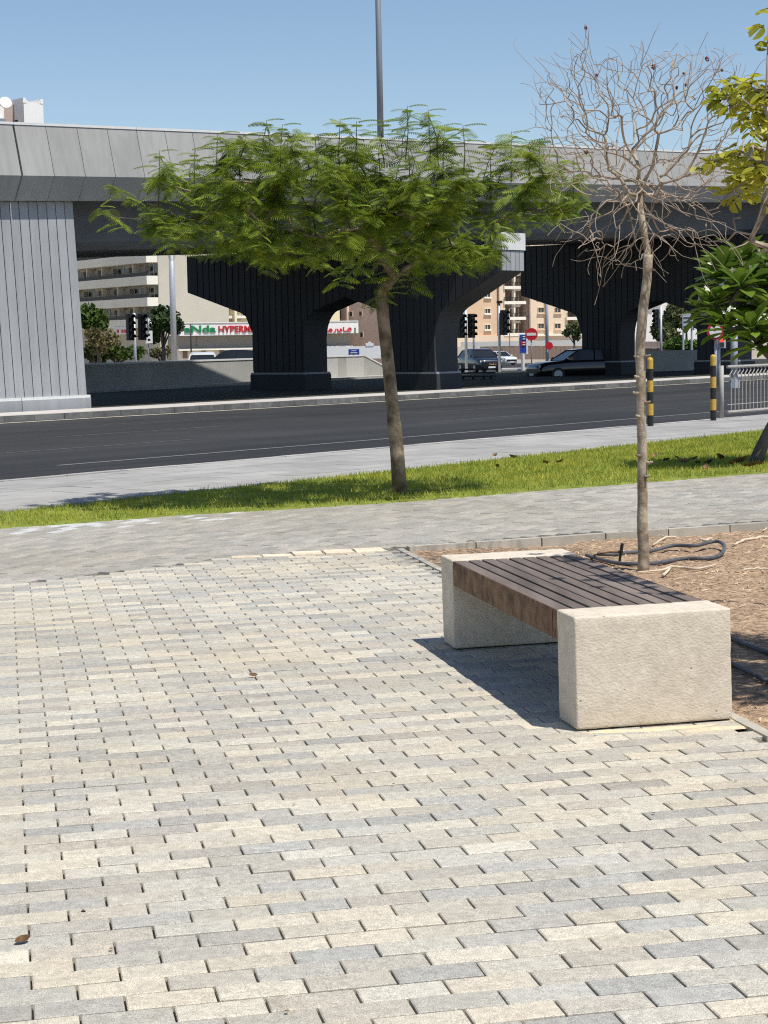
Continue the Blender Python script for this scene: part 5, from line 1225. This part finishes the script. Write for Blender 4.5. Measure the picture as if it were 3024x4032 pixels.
# peach apartment block
def z5(x, y): return (1800 + x * .3617) / KX, (1050 + y * .3617) / KX
f = Facade('peach_apartments', 985, 366, 1345, 382, 'peach and sand apartment block with balconies seen between the piers')
def r5(name, x0, x1, y0, y1, o0, o1, mt, parent=None):
    a, b = z5(x0, y0), z5(x1, y1); return f.rect(name, a[0], b[0], a[1], b[1], o0, o1, mt, parent)
def w5(x0, x1, y0, y1, *a):
    p_, q_ = z5(x0, y0), z5(x1, y1); return f.window(p_[0], q_[0], p_[1], q_[1], *a)
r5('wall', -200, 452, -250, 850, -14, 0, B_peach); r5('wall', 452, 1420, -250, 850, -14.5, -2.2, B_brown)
r5('downpipe', 440, 452, -250, 820, .01, .35, B_brown); r5('pilaster', 452, 515, -250, 830, -2.19, .3, B_peachl); r5('pilaster', 752, 790, -250, 830, -2.19, -.3, B_pink); r5('wall', 790, 1195, -250, 850, -13, .0, B_peachl)
r5('pilaster', 790, 826, -250, 830, .01, .6, B_peachl); r5('pilaster', 957, 985, -250, 830, .01, .5, B_peachl); r5('pilaster', 1335, 1360, -250, 830, -2.19, .6, B_peachl)
for y in (-120, 55, 225, 390, 562, 738):
    for x0, x1 in ((515, 750), (1197, 1336)):
        r5('balcony_slab', x0, x1, y - 15, y + 18, -2.19, .6, B_cream2)
        nb_ = 8 if x1 - x0 > 200 else 5
        for j in range(nb_ + 1):
            x = x0 + (x1 - x0) * j / nb_; r5('baluster', x - 2, x + 2, y - 55, y - 15, .45, .55, M_blk)
        r5('handrail', x0, x1, y - 60, y - 55, .42, .58, M_blk)
    r5('column', 618, 634, y - 160, y - 16, -.6, .3, B_cream2); r5('ac_unit', 640, 690, y - 150, y - 125, -2.15, -1.2, B_wht); r5('ac_unit', 545, 590, y - 150, y - 125, -2.15, -1.2, B_gry)
    for x0, x1 in ((530, 575), (645, 700), (1230, 1270)): 
        a, b = z5(x0, y - 110), z5(x1, y - 18); u0, u1 = f.uv(*a)[0], f.uv(*b)[0]; f.blk('balcony_door', u0, u1, f.uv(*b)[1], f.uv(*a)[1], -2.18, -2.1, M_pane)
for y in (100, 272, 447, 620):
    for x in (880, 1062): w5(x, x + 60, y, y + 52, B_peachl, True, 1)
for y in (280, 458, 633, 105): w5(302, 358, y, y + 50, B_cream2, True, 1)
r5('ledge', 790, 1400, 738, 752, .01, .9, B_cream2); r5('base_band', -200, 1420, 752, 860, .02, .5, B_peachl)
f2 = Facade('compound_wall', 985, 262, 1360, 262, 'long two-tone compound wall, white above brown panels, before the peach block'); f2.root['category'] = 'wall'
a = z5(40, 808); b = z5(1430, 862); f2.rect('upper_wall', a[0], b[0], a[1], b[1], -.4, 0, B_gry if False else bm_('wall_light', (.52, .52, .51))); k_ = 0
for i in range(26):
    x0 = 250 + i * 46; p0_, p1_ = z5(x0, 864), z5(x0 + 44, 1010); f2.rect('fence_panel', p0_[0], p1_[0], p0_[1], p1_[1], -.3, -.02 - .03 * (i % 2), B_brown)
# white block at right and its wall
def z8(x, y): return (2450 + x * .2712) / KX, (900 + y * .2712) / KX
f = Facade('white_apartments', 1385, 300, 1520, 300, 'bright white apartment block seen through the right-hand arch')
f.blk('wall', -2, f.L + 2, f.zb, 25, -12, 0, B_wht)
for x0, x1 in ((555, 580), (700, 728)): a, b = z8(x0, 500), z8(x1, 1100); f.rect('pilaster', a[0], b[0], a[1], b[1], .01, .5, B_pink if False else B_peachl)
for x0, x1, y0, y1 in ((840, 935, 845, 945), (740, 775, 845, 890), (505, 540, 845, 890), (400, 440, 850, 950), (505, 545, 1030, 1070), (395, 440, 1030, 1120), (840, 935, 660, 760)):
    a, b = z8(x0, y0), z8(x1, y1); f.window(a[0], b[0], a[1], b[1], B_wht, True, 1)
f2 = Facade('garden_wall', 1370, 165, 1530, 165, 'brown masonry wall below the pale green trees at right'); f2.root['category'] = 'wall'
for i in range(10):
    x0 = 330 + i * 90; a, b = z8(x0, 1640), z8(x0 + 87, 1850); f2.rect('wall_panel', a[0], b[0], a[1], b[1], -.3, -.03 * (i % 2), bm_('wall_brown', (.30, .22, .19)) if i == 0 else bpy.data.materials['wall_brown'])
a, b = z8(330, 1715), z8(1230, 1732); f2.rect('wall_coping', a[0], b[0], a[1], b[1], .02, .2, B_gry)
